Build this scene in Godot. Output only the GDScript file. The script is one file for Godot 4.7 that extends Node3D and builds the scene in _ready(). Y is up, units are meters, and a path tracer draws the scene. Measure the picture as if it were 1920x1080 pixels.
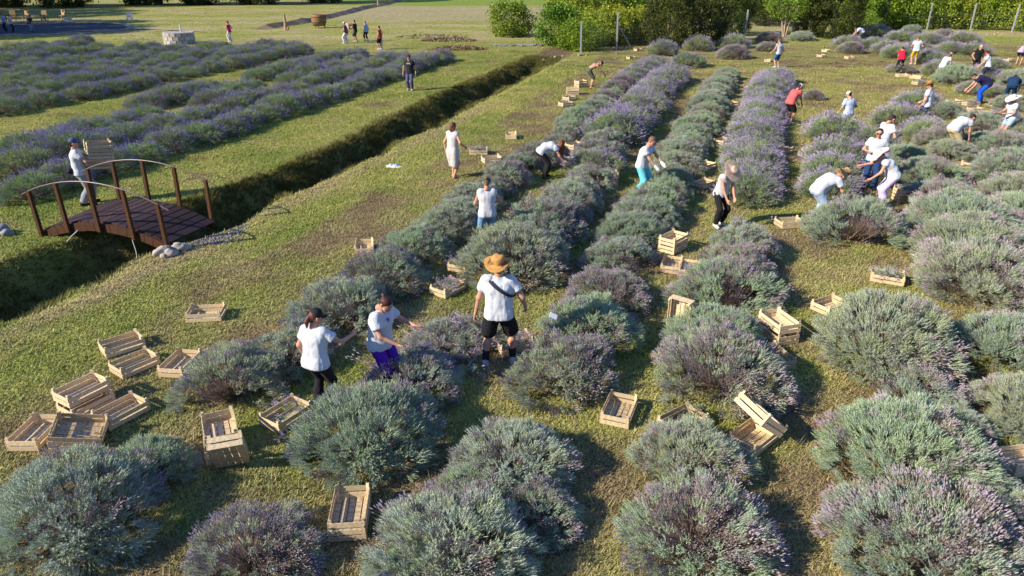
extends Node3D
# A lavender field at harvest: rows of bushes, a drainage ditch with an arched footbridge, pickers and fruit crates.

const BUSHES := [
[-4.82,-5.92,0.98,0.85,"G","grey-green picked lavender bush, first from front in row nearest the ditch"],
[-4.45,-6.77,0.62,0.8,"G","grey-green picked lavender bush, second from front in row nearest the ditch"],
[-4.11,-8.56,0.82,0.85,"O","grey-green lavender bush, bare woody gap, third from front in row nearest the ditch"],
[-3.55,-9.51,0.72,0.85,"M","sage lavender bush, faded purple tufts, fourth from front in row nearest the ditch"],
[-3.01,-11.01,0.83,0.9,"G","grey-green picked lavender bush, fifth from front in row nearest the ditch"],
[-2.54,-12.37,0.86,0.85,"M","sage lavender bush, faded purple tufts, sixth from front in row nearest the ditch"],
[-2.04,-13.82,0.8,0.85,"G","grey-green picked lavender bush, seventh from front in row nearest the ditch"],
[-1.54,-15.19,0.81,0.85,"G","grey-green picked lavender bush, eighth from front in row nearest the ditch"],
[-1.24,-16.27,0.71,0.86,"G","grey-green picked lavender bush, ninth from front in row nearest the ditch"],
[-0.97,-17.35,0.84,0.8,"G","grey-green picked lavender bush, tenth from front in row nearest the ditch"],
[-0.57,-18.38,0.73,0.72,"M","sage lavender bush, faded purple tufts, eleventh from front in row nearest the ditch"],
[-0.23,-19.41,0.88,0.8,"M","sage lavender bush, faded purple tufts, twelfth from front in row nearest the ditch"],
[0.18,-20.55,0.78,0.81,"M","sage lavender bush, faded purple tufts, thirteenth from front in row nearest the ditch"],
[0.68,-21.7,0.89,0.75,"M","sage lavender bush, faded purple tufts, fourteenth from front in row nearest the ditch"],
[1.16,-22.8,0.76,0.7,"M","sage lavender bush, faded purple tufts, fifteenth from front in row nearest the ditch"],
[1.62,-23.9,0.74,0.7,"M","sage lavender bush, faded purple tufts, sixteenth from front in row nearest the ditch"],
[1.9,-25.08,0.75,0.78,"M","sage lavender bush, faded purple tufts, seventeenth from front in row nearest the ditch"],
[2.33,-26.27,0.82,0.68,"G","grey-green picked lavender bush, eighteenth from front in row nearest the ditch"],
[2.61,-27.45,1,0.8,"G","grey-green picked lavender bush, nineteenth from front in row nearest the ditch"],
[2.99,-28.65,0.77,0.82,"G","grey-green picked lavender bush, twentieth from front in row nearest the ditch"],
[3.46,-29.84,0.9,0.77,"G","grey-green picked lavender bush, twenty-first from front in row nearest the ditch"],
[3.86,-31.04,0.82,0.8,"G","grey-green picked lavender bush, twenty-second from front in row nearest the ditch"],
[4.26,-32.38,0.88,0.75,"P","dry purple-grey lavender bush, twenty-third from front in row nearest the ditch"],
[4.77,-33.73,0.77,0.71,"G","grey-green picked lavender bush, twenty-fourth from front in row nearest the ditch"],
[5.11,-35.07,0.99,0.75,"P","dry purple-grey lavender bush, twenty-fifth from front in row nearest the ditch"],
[5.64,-36.77,1,0.74,"P","dry purple-grey lavender bush, twenty-sixth from front in row nearest the ditch"],
[6.25,-38.46,1.03,0.71,"F","flowering violet lavender bush, twenty-seventh from front in row nearest the ditch"],
[6.85,-40.16,1.12,0.7,"F","flowering violet lavender bush, twenty-eighth from front in row nearest the ditch"],
[7.54,-41.94,1.09,0.7,"F","flowering violet lavender bush, twenty-ninth from front in row nearest the ditch"],
[8.27,-43.71,1.1,0.7,"F","flowering violet lavender bush, thirtieth from front in row nearest the ditch"],
[8.88,-45.49,1.09,0.7,"F","flowering violet lavender bush, thirty-first from front in row nearest the ditch"],
[-2.69,-5.41,0.73,0.75,"W","purple-grey lavender bush on splayed stems, first from front in second row past the ditch"],
[-1.83,-7.25,1,0.9,"G","grey-green picked lavender bush, second from front in second row past the ditch"],
[-1.5,-8.6,0.74,0.8,"M","sage lavender bush, faded purple tufts, third from front in second row past the ditch"],
[-1.08,-9.89,0.65,0.7,"M","sage lavender bush, faded purple tufts, fourth from front in second row past the ditch"],
[0,-13.02,1.09,0.95,"G","grey-green picked lavender bush, fifth from front in second row past the ditch"],
[0.34,-14.02,0.95,0.88,"G","grey-green picked lavender bush, sixth from front in second row past the ditch"],
[0.61,-15.01,1.05,0.85,"M","sage lavender bush, faded purple tufts, seventh from front in second row past the ditch"],
[1.06,-15.98,0.88,0.87,"M","sage lavender bush, faded purple tufts, eighth from front in second row past the ditch"],
[1.42,-16.96,0.96,0.85,"G","grey-green picked lavender bush, ninth from front in second row past the ditch"],
[1.76,-18.05,0.77,0.85,"M","sage lavender bush, faded purple tufts, tenth from front in second row past the ditch"],
[2.19,-19.13,0.84,0.8,"M","sage lavender bush, faded purple tufts, eleventh from front in second row past the ditch"],
[2.47,-20.57,1.06,0.81,"F","flowering violet lavender bush, twelfth from front in second row past the ditch"],
[2.81,-22.01,0.99,0.81,"M","sage lavender bush, faded purple tufts, thirteenth from front in second row past the ditch"],
[3.18,-23.45,1.03,0.76,"M","sage lavender bush, faded purple tufts, fourteenth from front in second row past the ditch"],
[3.63,-24.89,1.35,0.88,"F","flowering violet lavender bush, fifteenth from front in second row past the ditch"],
[4.17,-26.35,1.33,0.79,"F","flowering violet lavender bush, sixteenth from front in second row past the ditch"],
[4.78,-27.81,1.2,0.77,"F","flowering violet lavender bush, seventeenth from front in second row past the ditch"],
[5.21,-29.27,1.34,0.8,"F","flowering violet lavender bush, eighteenth from front in second row past the ditch"],
[5.78,-30.83,1.27,0.75,"F","flowering violet lavender bush, nineteenth from front in second row past the ditch"],
[6.11,-32.4,1.08,0.82,"F","flowering violet lavender bush, twentieth from front in second row past the ditch"],
[6.66,-33.96,1.21,0.8,"F","flowering violet lavender bush, twenty-first from front in second row past the ditch"],
[7.15,-35.33,1.1,0.79,"F","flowering violet lavender bush, twenty-second from front in second row past the ditch"],
[7.68,-36.69,1.18,0.77,"F","flowering violet lavender bush, twenty-third from front in second row past the ditch"],
[8.23,-38.05,1.27,0.75,"F","flowering violet lavender bush, twenty-fourth from front in second row past the ditch"],
[8.72,-39.42,1.35,0.74,"F","flowering violet lavender bush, twenty-fifth from front in second row past the ditch"],
[11.21,-46.14,1.28,0.73,"F","flowering violet lavender bush, twenty-sixth from front in second row past the ditch"],
[-0.9,-5.13,0.54,0.75,"G","grey-green picked lavender bush, first from front in third row past the ditch"],
[-0.6,-5.39,0.92,0.8,"G","grey-green picked lavender bush, second from front in third row past the ditch"],
[0.24,-6.01,0.57,0.75,"M","sage lavender bush, faded purple tufts, third from front in third row past the ditch"],
[-0.37,-6.3,0.62,0.7,"M","sage lavender bush, faded purple tufts, fourth from front in third row past the ditch"],
[0,-6.8,0.82,0.75,"G","grey-green picked lavender bush, fifth from front in third row past the ditch"],
[0.71,-8.83,0.8,0.9,"M","sage lavender bush, faded purple tufts, sixth from front in third row past the ditch"],
[1.27,-10.14,0.85,0.85,"G","grey-green picked lavender bush, seventh from front in third row past the ditch"],
[1.76,-11.55,0.82,0.8,"P","dry purple-grey lavender bush, eighth from front in third row past the ditch"],
[2.23,-13.11,0.82,0.8,"M","sage lavender bush, faded purple tufts, ninth from front in third row past the ditch"],
[2.79,-14.89,0.86,0.8,"G","grey-green picked lavender bush, tenth from front in third row past the ditch"],
[3.19,-15.89,0.85,0.83,"G","grey-green picked lavender bush, eleventh from front in third row past the ditch"],
[3.54,-16.89,0.92,0.8,"G","grey-green picked lavender bush, twelfth from front in third row past the ditch"],
[4.08,-18.06,0.85,0.79,"G","grey-green picked lavender bush, thirteenth from front in third row past the ditch"],
[4.43,-19.24,0.92,0.8,"G","grey-green picked lavender bush, fourteenth from front in third row past the ditch"],
[5.04,-20.82,0.94,0.73,"G","grey-green picked lavender bush, fifteenth from front in third row past the ditch"],
[5.53,-22.41,0.96,0.75,"G","grey-green picked lavender bush, sixteenth from front in third row past the ditch"],
[6.02,-23.68,0.93,0.68,"G","grey-green picked lavender bush, seventeenth from front in third row past the ditch"],
[6.45,-24.96,0.93,0.71,"G","grey-green picked lavender bush, eighteenth from front in third row past the ditch"],
[6.92,-26.23,1.01,0.75,"G","grey-green picked lavender bush, nineteenth from front in third row past the ditch"],
[7.52,-27.74,0.87,0.68,"G","grey-green picked lavender bush, twentieth from front in third row past the ditch"],
[8.13,-29.26,0.91,0.73,"G","grey-green picked lavender bush, twenty-first from front in third row past the ditch"],
[8.59,-30.77,1.05,0.75,"G","grey-green picked lavender bush, twenty-second from front in third row past the ditch"],
[9.09,-32.43,0.9,0.76,"G","grey-green picked lavender bush, twenty-third from front in third row past the ditch"],
[9.68,-34.09,0.93,0.76,"G","grey-green picked lavender bush, twenty-fourth from front in third row past the ditch"],
[10.28,-35.75,1.01,0.75,"G","grey-green picked lavender bush, twenty-fifth from front in third row past the ditch"],
[10.96,-37.31,0.91,0.69,"G","grey-green picked lavender bush, twenty-sixth from front in third row past the ditch"],
[11.49,-38.87,0.84,0.71,"G","grey-green picked lavender bush, twenty-seventh from front in third row past the ditch"],
[12.05,-40.43,0.9,0.75,"G","grey-green picked lavender bush, twenty-eighth from front in third row past the ditch"],
[1.96,-5.58,0.89,0.8,"W","purple-grey lavender bush on splayed stems, first from front in fourth row past the ditch"],
[2.21,-6.85,0.76,0.75,"G","grey-green picked lavender bush, second from front in fourth row past the ditch"],
[3.04,-8.71,0.99,0.85,"M","sage lavender bush, faded purple tufts, third from front in fourth row past the ditch"],
[3.27,-10.03,0.84,0.75,"G","grey-green picked lavender bush, fourth from front in fourth row past the ditch"],
[3.93,-11.55,1.01,0.8,"M","sage lavender bush, faded purple tufts, fifth from front in fourth row past the ditch"],
[4.43,-12.77,0.8,0.82,"M","sage lavender bush, faded purple tufts, sixth from front in fourth row past the ditch"],
[4.87,-13.98,0.87,0.85,"M","sage lavender bush, faded purple tufts, seventh from front in fourth row past the ditch"],
[6.36,-18,1.01,0.85,"F","flowering violet lavender bush, eighth from front in fourth row past the ditch"],
[6.82,-19.27,0.94,0.87,"F","flowering violet lavender bush, ninth from front in fourth row past the ditch"],
[7.22,-20.54,1.13,0.85,"F","flowering violet lavender bush, tenth from front in fourth row past the ditch"],
[7.55,-21.76,1.1,0.79,"F","flowering violet lavender bush, eleventh from front in fourth row past the ditch"],
[8.01,-22.99,1.11,0.77,"F","flowering violet lavender bush, twelfth from front in fourth row past the ditch"],
[8.47,-24.21,1.17,0.85,"F","flowering violet lavender bush, thirteenth from front in fourth row past the ditch"],
[8.93,-25.55,1.14,0.81,"F","flowering violet lavender bush, fourteenth from front in fourth row past the ditch"],
[9.44,-26.88,1.14,0.75,"F","flowering violet lavender bush, fifteenth from front in fourth row past the ditch"],
[9.97,-28.22,1.18,0.8,"F","flowering violet lavender bush, sixteenth from front in fourth row past the ditch"],
[10.53,-29.66,1.08,0.78,"F","flowering violet lavender bush, seventeenth from front in fourth row past the ditch"],
[11.04,-31.09,1.13,0.75,"F","flowering violet lavender bush, eighteenth from front in fourth row past the ditch"],
[11.5,-32.52,1.08,0.74,"F","flowering violet lavender bush, nineteenth from front in fourth row past the ditch"],
[12.13,-33.96,1.21,0.8,"F","flowering violet lavender bush, twentieth from front in fourth row past the ditch"],
[12.97,-35.68,1.2,0.79,"F","flowering violet lavender bush, twenty-first from front in fourth row past the ditch"],
[13.64,-37.39,1.22,0.76,"F","flowering violet lavender bush, twenty-second from front in fourth row past the ditch"],
[14.38,-39.11,1.24,0.7,"F","flowering violet lavender bush, twenty-third from front in fourth row past the ditch"],
[4.34,-5.32,1.05,0.8,"M","sage lavender bush, faded purple tufts, first from front in fifth row past the ditch"],
[4.1,-6.03,0.57,0.7,"M","sage lavender bush, faded purple tufts, second from front in fifth row past the ditch"],
[5.26,-6.2,0.68,0.72,"G","grey-green picked lavender bush, third from front in fifth row past the ditch"],
[4.83,-6.77,1.08,0.8,"G","grey-green picked lavender bush, fourth from front in fifth row past the ditch"],
[5.87,-7.66,0.54,0.7,"G","grey-green picked lavender bush, fifth from front in fifth row past the ditch"],
[5.72,-8.38,0.73,0.7,"M","sage lavender bush, faded purple tufts, sixth from front in fifth row past the ditch"],
[5.95,-9.73,1.12,0.9,"G","grey-green picked lavender bush, seventh from front in fifth row past the ditch"],
[7.86,-15.01,1.17,0.85,"O","grey-green lavender bush, bare woody gap, eighth from front in fifth row past the ditch"],
[8.6,-18.26,0.95,0.85,"F","flowering violet lavender bush, ninth from front in fifth row past the ditch"],
[9.38,-19.73,1.07,0.85,"F","flowering violet lavender bush, tenth from front in fifth row past the ditch"],
[10.07,-21.19,1.25,0.85,"F","flowering violet lavender bush, eleventh from front in fifth row past the ditch"],
[12.51,-23.88,1.02,0.8,"F","flowering violet lavender bush, twelfth from front in fifth row past the ditch"],
[11.78,-25.18,1.35,0.74,"F","flowering violet lavender bush, thirteenth from front in fifth row past the ditch"],
[15.09,-27.14,1.35,0.74,"F","flowering violet lavender bush, fourteenth from front in fifth row past the ditch"],
[17.64,-30.77,1.28,0.73,"F","flowering violet lavender bush, fifteenth from front in fifth row past the ditch"],
[14.25,-33.64,0.61,0.8,"P","dry purple-grey lavender bush, sixteenth from front in fifth row past the ditch"],
[7.95,-9.59,0.94,0.75,"G","grey-green picked lavender bush, first from front in sixth row past the ditch"],
[9.01,-12.04,1.23,0.8,"M","sage lavender bush, faded purple tufts, second from front in sixth row past the ditch"],
[9.77,-13.64,1.22,0.82,"G","grey-green picked lavender bush, third from front in sixth row past the ditch"],
[10.51,-15.25,1.25,0.8,"G","grey-green picked lavender bush, fourth from front in sixth row past the ditch"],
[11.17,-17.32,1.05,0.68,"M","sage lavender bush, faded purple tufts, fifth from front in sixth row past the ditch"],
[11.99,-19.39,1.15,0.7,"M","sage lavender bush, faded purple tufts, sixth from front in sixth row past the ditch"],
[11.13,-20.3,0.84,0.8,"F","flowering violet lavender bush, seventh from front in sixth row past the ditch"],
[12.54,-21.78,0.94,0.7,"G","grey-green picked lavender bush, eighth from front in sixth row past the ditch"],
[14.3,-22.44,0.95,0.69,"G","grey-green picked lavender bush, ninth from front in sixth row past the ditch"],
[15.9,-23.1,0.99,0.7,"G","grey-green picked lavender bush, tenth from front in sixth row past the ditch"],
[14.93,-23.9,1.11,0.7,"M","sage lavender bush, faded purple tufts, eleventh from front in sixth row past the ditch"],
[14.87,-25,1.06,0.8,"F","flowering violet lavender bush, twelfth from front in sixth row past the ditch"],
[17.79,-26.63,1.12,0.7,"M","sage lavender bush, faded purple tufts, thirteenth from front in sixth row past the ditch"],
[18.27,-29.62,0.9,0.7,"G","grey-green picked lavender bush, fourteenth from front in sixth row past the ditch"],
[7.18,-7.82,0.87,0.75,"G","grey-green picked lavender bush, first from front in row at the right edge"],
[8.48,-9.48,0.83,0.73,"G","grey-green picked lavender bush, second from front in row at the right edge"],
[9.79,-11.14,1.06,0.75,"G","grey-green picked lavender bush, third from front in row at the right edge"],
[11.2,-13.32,1.11,0.69,"G","grey-green picked lavender bush, fourth from front in row at the right edge"],
[12.55,-15.5,1.35,0.69,"G","grey-green picked lavender bush, fifth from front in row at the right edge"],
[13.55,-17.64,1.19,0.71,"G","grey-green picked lavender bush, sixth from front in row at the right edge"],
[14.61,-19.78,1.35,0.69,"G","grey-green picked lavender bush, seventh from front in row at the right edge"],
[16.29,-22.87,1.16,0.7,"M","sage lavender bush, faded purple tufts, eighth from front in row at the right edge"],
[18.47,-24.93,1.15,0.7,"G","grey-green picked lavender bush, ninth from front in row at the right edge"],
[19.98,-28.44,0.81,0.7,"P","dry purple-grey lavender bush, tenth from front in row at the right edge"],
[15.43,-50.75,1.35,0.69,"P","dry purple-grey lavender bush, third from left in far row before the hedge"],
[10.95,-52.96,1.35,0.83,"F","flowering violet lavender bush, first from left in far row before the hedge"],
[19.39,-55.34,1.01,0.7,"P","dry purple-grey lavender bush, fifth from left in far row before the hedge"],
[14.31,-56.08,1.35,0.83,"F","flowering violet lavender bush, second from left in far row before the hedge"],
[17.59,-57.77,1.35,0.83,"F","flowering violet lavender bush, fourth from left in far row before the hedge"],
[21.74,-61.97,1.13,0.8,"P","dry purple-grey lavender bush, sixth from left in far row before the hedge"],
[25.07,-63.72,1.21,0.65,"G","grey-green picked lavender bush, seventh from left in far row before the hedge"],
[22.13,-31.29,0.95,0.7,"G","grey-green picked lavender bush, first nearest in far right cluster by the fence"],
[23.38,-34.22,0.9,0.7,"F","flowering violet lavender bush, second nearest in far right cluster by the fence"],
[22.87,-35.38,0.93,0.7,"P","dry purple-grey lavender bush, third nearest in far right cluster by the fence"],
[27.08,-38.11,1.28,0.68,"G","grey-green picked lavender bush, fourth nearest in far right cluster by the fence"],
[23.97,-38.65,1.35,0.79,"G","grey-green picked lavender bush, fifth nearest in far right cluster by the fence"],
[26.17,-40,1.19,0.75,"F","flowering violet lavender bush, sixth nearest in far right cluster by the fence"],
[25.17,-42.57,1.1,0.8,"F","flowering violet lavender bush, seventh nearest in far right cluster by the fence"],
[23.33,-43.24,0.96,0.6,"W","purple-grey lavender bush on splayed stems, eighth nearest in far right cluster by the fence"],
[30.46,-45.84,1.02,0.6,"F","flowering violet lavender bush, ninth nearest in far right cluster by the fence"],
[27.45,-47.58,1.32,0.71,"F","flowering violet lavender bush, tenth nearest in far right cluster by the fence"],
[26.85,-50.55,1.35,0.74,"F","flowering violet lavender bush, eleventh nearest in far right cluster by the fence"],
[33.21,-52.49,1.35,0.69,"F","flowering violet lavender bush, twelfth nearest in far right cluster by the fence"],
[27.5,-53.38,1.35,0.74,"F","flowering violet lavender bush, thirteenth nearest in far right cluster by the fence"],
[29.84,-53.59,1.35,0.69,"F","flowering violet lavender bush, fourteenth nearest in far right cluster by the fence"],
[24.97,-53.8,1.18,0.7,"P","dry purple-grey lavender bush, fifteenth nearest in far right cluster by the fence"],
[32.44,-53.8,1.35,0.65,"F","flowering violet lavender bush, sixteenth nearest in far right cluster by the fence"],
[27.94,-56.33,1.35,0.69,"F","flowering violet lavender bush, seventeenth nearest in far right cluster by the fence"],
[26.23,-57.14,1.35,0.79,"F","flowering violet lavender bush, eighteenth nearest in far right cluster by the fence"],
[37.74,-61.24,1.35,0.69,"F","flowering violet lavender bush, nineteenth nearest in far right cluster by the fence"],
[34.85,-61.48,1.34,0.65,"F","flowering violet lavender bush, twentieth nearest in far right cluster by the fence"],
[33.64,-63.48,1.35,0.65,"F","flowering violet lavender bush, twenty-first nearest in far right cluster by the fence"],
[38.17,-64.83,1.06,0.85,"P","dry purple-grey lavender bush, twenty-second nearest in far right cluster by the fence"],
[32.92,-66.54,1.35,0.88,"F","flowering violet lavender bush, twenty-third nearest in far right cluster by the fence"],
[37.74,-69.75,1.14,0.8,"G","grey-green picked lavender bush, twenty-fourth nearest in far right cluster by the fence"],
[-12.99,-18.1,0.81,0.9,"Q","half-open green and violet lavender bush, first along the left field's first row from the ditch"],
[-12.91,-19.22,0.89,0.81,"F","violet lavender bush in full flower, second along the left field's first row from the ditch"],
[-12.38,-20.56,0.9,0.93,"F","violet lavender bush in full flower, third along the left field's first row from the ditch"],
[-11.97,-22.02,0.83,0.75,"Q","half-open green and violet lavender bush, fourth along the left field's first row from the ditch"],
[-11.75,-23.48,0.85,0.92,"F","violet lavender bush in full flower, fifth along the left field's first row from the ditch"],
[-11.28,-24.84,0.97,0.76,"F","violet lavender bush in full flower, sixth along the left field's first row from the ditch"],
[-10.8,-26.15,0.9,0.8,"F","violet lavender bush in full flower, seventh along the left field's first row from the ditch"],
[-10.72,-27.44,0.88,0.86,"F","violet lavender bush in full flower, eighth along the left field's first row from the ditch"],
[-10.25,-28.88,0.88,0.76,"Q","half-open green and violet lavender bush, ninth along the left field's first row from the ditch"],
[-9.89,-30.3,1.03,0.91,"Q","half-open green and violet lavender bush, tenth along the left field's first row from the ditch"],
[-9.47,-31.74,0.94,0.82,"F","violet lavender bush in full flower, eleventh along the left field's first row from the ditch"],
[-8.91,-33.15,0.83,0.93,"F","violet lavender bush in full flower, twelfth along the left field's first row from the ditch"],
[-8.7,-34.6,0.93,0.74,"Q","half-open green and violet lavender bush, thirteenth along the left field's first row from the ditch"],
[-8.11,-36.21,0.81,0.77,"F","violet lavender bush in full flower, fourteenth along the left field's first row from the ditch"],
[-7.98,-37.49,0.87,0.79,"F","violet lavender bush in full flower, fifteenth along the left field's first row from the ditch"],
[-7.66,-38.78,0.84,0.95,"F","violet lavender bush in full flower, sixteenth along the left field's first row from the ditch"],
[-7.04,-40.04,0.93,0.73,"Q","half-open green and violet lavender bush, seventeenth along the left field's first row from the ditch"],
[-6.84,-41.6,0.96,0.73,"F","violet lavender bush in full flower, eighteenth along the left field's first row from the ditch"],
[-6.38,-43.03,1.01,0.95,"F","violet lavender bush in full flower, nineteenth along the left field's first row from the ditch"],
[-5.87,-44.48,0.9,0.82,"F","violet lavender bush in full flower, twentieth along the left field's first row from the ditch"],
[-5.65,-45.99,0.91,0.94,"F","violet lavender bush in full flower, twenty-first along the left field's first row from the ditch"],
[-5.17,-47.27,0.92,0.83,"F","violet lavender bush in full flower, twenty-second along the left field's first row from the ditch"],
[-4.76,-48.67,0.93,0.86,"F","violet lavender bush in full flower, twenty-third along the left field's first row from the ditch"],
[-14.71,-20.53,0.99,0.85,"Q","half-open green and violet lavender bush, first along the left field's second row from the ditch"],
[-14.43,-22.02,1.05,0.94,"F","violet lavender bush in full flower, second along the left field's second row from the ditch"],
[-13.94,-23.17,0.92,0.79,"F","violet lavender bush in full flower, third along the left field's second row from the ditch"],
[-13.67,-24.54,0.97,0.8,"Q","half-open green and violet lavender bush, fourth along the left field's second row from the ditch"],
[-13.15,-26.12,0.89,0.92,"F","violet lavender bush in full flower, fifth along the left field's second row from the ditch"],
[-12.7,-27.64,0.93,0.77,"F","violet lavender bush in full flower, sixth along the left field's second row from the ditch"],
[-12.54,-28.97,0.82,0.76,"Q","half-open green and violet lavender bush, seventh along the left field's second row from the ditch"],
[-12.05,-30.37,0.91,0.89,"F","violet lavender bush in full flower, eighth along the left field's second row from the ditch"],
[-11.81,-31.5,0.96,0.89,"F","violet lavender bush in full flower, ninth along the left field's second row from the ditch"],
[-11.25,-32.97,1.04,0.73,"F","violet lavender bush in full flower, tenth along the left field's second row from the ditch"],
[-11.18,-34.14,0.85,0.82,"F","violet lavender bush in full flower, eleventh along the left field's second row from the ditch"],
[-10.82,-35.6,0.85,0.72,"Q","half-open green and violet lavender bush, twelfth along the left field's second row from the ditch"],
[-10.38,-36.86,0.83,0.94,"Q","half-open green and violet lavender bush, thirteenth along the left field's second row from the ditch"],
[-10.03,-38.28,0.93,0.94,"F","violet lavender bush in full flower, fourteenth along the left field's second row from the ditch"],
[-9.46,-39.81,0.96,0.83,"Q","half-open green and violet lavender bush, fifteenth along the left field's second row from the ditch"],
[-9.21,-41.1,0.85,0.86,"F","violet lavender bush in full flower, sixteenth along the left field's second row from the ditch"],
[-8.95,-42.6,0.83,0.79,"F","violet lavender bush in full flower, seventeenth along the left field's second row from the ditch"],
[-8.44,-44.02,1.04,0.79,"Q","half-open green and violet lavender bush, eighteenth along the left field's second row from the ditch"],
[-7.88,-45.51,1.03,0.89,"F","violet lavender bush in full flower, nineteenth along the left field's second row from the ditch"],
[-7.81,-46.81,1.04,0.83,"F","violet lavender bush in full flower, twentieth along the left field's second row from the ditch"],
[-7.4,-48.21,0.96,0.78,"Q","half-open green and violet lavender bush, twenty-first along the left field's second row from the ditch"],
[-16.15,-22.92,0.87,0.86,"Q","half-open green and violet lavender bush, first along the left field's third row from the ditch"],
[-15.82,-24.25,0.99,0.72,"F","violet lavender bush in full flower, second along the left field's third row from the ditch"],
[-15.47,-25.43,0.95,0.83,"F","violet lavender bush in full flower, third along the left field's third row from the ditch"],
[-15.1,-26.93,0.81,0.85,"F","violet lavender bush in full flower, fourth along the left field's third row from the ditch"],
[-14.73,-28.19,0.85,0.9,"Q","half-open green and violet lavender bush, fifth along the left field's third row from the ditch"],
[-13.69,-32.5,1.01,0.79,"F","violet lavender bush in full flower, sixth along the left field's third row from the ditch"],
[-13.22,-33.92,0.96,0.93,"Q","half-open green and violet lavender bush, seventh along the left field's third row from the ditch"],
[-12.9,-35.13,0.92,0.84,"Q","half-open green and violet lavender bush, eighth along the left field's third row from the ditch"],
[-11.95,-39.17,0.9,0.73,"Q","half-open green and violet lavender bush, ninth along the left field's third row from the ditch"],
[-11.39,-40.61,1.04,0.95,"F","violet lavender bush in full flower, tenth along the left field's third row from the ditch"],
[-11.12,-42.14,0.85,0.74,"F","violet lavender bush in full flower, eleventh along the left field's third row from the ditch"],
[-10.61,-43.48,0.99,0.73,"F","violet lavender bush in full flower, twelfth along the left field's third row from the ditch"],
[-10.15,-44.96,0.83,0.74,"Q","half-open green and violet lavender bush, thirteenth along the left field's third row from the ditch"],
[-9.93,-46.34,0.96,0.75,"F","violet lavender bush in full flower, fourteenth along the left field's third row from the ditch"],
[-16.24,-31.52,0.87,0.78,"F","violet lavender bush in full flower, first along the left field's fourth row from the ditch"],
[-15.86,-32.84,0.93,0.91,"F","violet lavender bush in full flower, second along the left field's fourth row from the ditch"],
[-15.54,-34.41,0.83,0.87,"F","violet lavender bush in full flower, third along the left field's fourth row from the ditch"],
[-15.27,-35.75,0.83,0.77,"Q","half-open green and violet lavender bush, fourth along the left field's fourth row from the ditch"],
[-14.07,-40.06,0.83,0.91,"Q","half-open green and violet lavender bush, fifth along the left field's fourth row from the ditch"],
[-13.68,-41.34,0.86,0.93,"Q","half-open green and violet lavender bush, sixth along the left field's fourth row from the ditch"],
[-13.27,-42.85,0.98,0.87,"Q","half-open green and violet lavender bush, seventh along the left field's fourth row from the ditch"],
[-12.75,-44.23,0.93,0.89,"F","violet lavender bush in full flower, eighth along the left field's fourth row from the ditch"],
[-12.65,-45.5,0.85,0.83,"F","violet lavender bush in full flower, ninth along the left field's fourth row from the ditch"],
[-12.1,-47.2,0.91,0.92,"F","violet lavender bush in full flower, tenth along the left field's fourth row from the ditch"],
[-11.7,-48.57,0.82,0.87,"F","violet lavender bush in full flower, eleventh along the left field's fourth row from the ditch"],
[-11.2,-49.97,0.92,0.75,"F","violet lavender bush in full flower, twelfth along the left field's fourth row from the ditch"],
[-10.86,-51.43,0.81,0.8,"F","violet lavender bush in full flower, thirteenth along the left field's fourth row from the ditch"],
[-21.79,-30.04,1,0.79,"Q","half-open green and violet lavender bush, first along the left field's fifth row from the ditch"],
[-21.26,-32.02,0.85,0.85,"F","violet lavender bush in full flower, second along the left field's fifth row from the ditch"],
[-20.5,-34,0.98,0.76,"F","violet lavender bush in full flower, third along the left field's fifth row from the ditch"],
[-20,-35.73,0.92,0.76,"F","violet lavender bush in full flower, fourth along the left field's fifth row from the ditch"],
[-19.63,-37.56,0.98,0.72,"F","violet lavender bush in full flower, fifth along the left field's fifth row from the ditch"],
[-19.15,-39.55,0.81,0.94,"Q","half-open green and violet lavender bush, sixth along the left field's fifth row from the ditch"],
[-18.52,-41.43,0.82,0.73,"Q","half-open green and violet lavender bush, seventh along the left field's fifth row from the ditch"],
[-18.16,-43.22,0.82,0.91,"F","violet lavender bush in full flower, eighth along the left field's fifth row from the ditch"],
[-17.45,-45.32,1.04,0.76,"F","violet lavender bush in full flower, ninth along the left field's fifth row from the ditch"],
[-17.05,-47.2,0.82,0.9,"Q","half-open green and violet lavender bush, tenth along the left field's fifth row from the ditch"],
[-16.63,-49.16,0.82,0.86,"F","violet lavender bush in full flower, eleventh along the left field's fifth row from the ditch"],
[-16.08,-50.9,0.99,0.89,"F","violet lavender bush in full flower, twelfth along the left field's fifth row from the ditch"],
[-15.5,-53,1.01,0.85,"F","violet lavender bush in full flower, thirteenth along the left field's fifth row from the ditch"],
[-22.94,-33.03,0.97,0.73,"F","violet lavender bush in full flower, first along the left field's sixth row from the ditch"],
[-22.68,-34.83,0.87,0.92,"Q","half-open green and violet lavender bush, second along the left field's sixth row from the ditch"],
[-22.09,-36.83,0.99,0.93,"F","violet lavender bush in full flower, third along the left field's sixth row from the ditch"],
[-21.49,-38.84,0.91,0.89,"F","violet lavender bush in full flower, fourth along the left field's sixth row from the ditch"],
[-20.91,-40.72,0.9,0.79,"F","violet lavender bush in full flower, fifth along the left field's sixth row from the ditch"],
[-20.51,-42.55,0.88,0.73,"F","violet lavender bush in full flower, sixth along the left field's sixth row from the ditch"],
[-20.06,-44.74,0.81,0.91,"F","violet lavender bush in full flower, seventh along the left field's sixth row from the ditch"],
[-19.29,-46.57,0.8,0.75,"Q","half-open green and violet lavender bush, eighth along the left field's sixth row from the ditch"],
[-19.02,-48.43,0.95,0.89,"F","violet lavender bush in full flower, ninth along the left field's sixth row from the ditch"],
[-18.53,-50.27,0.98,0.9,"Q","half-open green and violet lavender bush, tenth along the left field's sixth row from the ditch"],
[-17.97,-52.16,0.91,0.83,"F","violet lavender bush in full flower, eleventh along the left field's sixth row from the ditch"],
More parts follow.
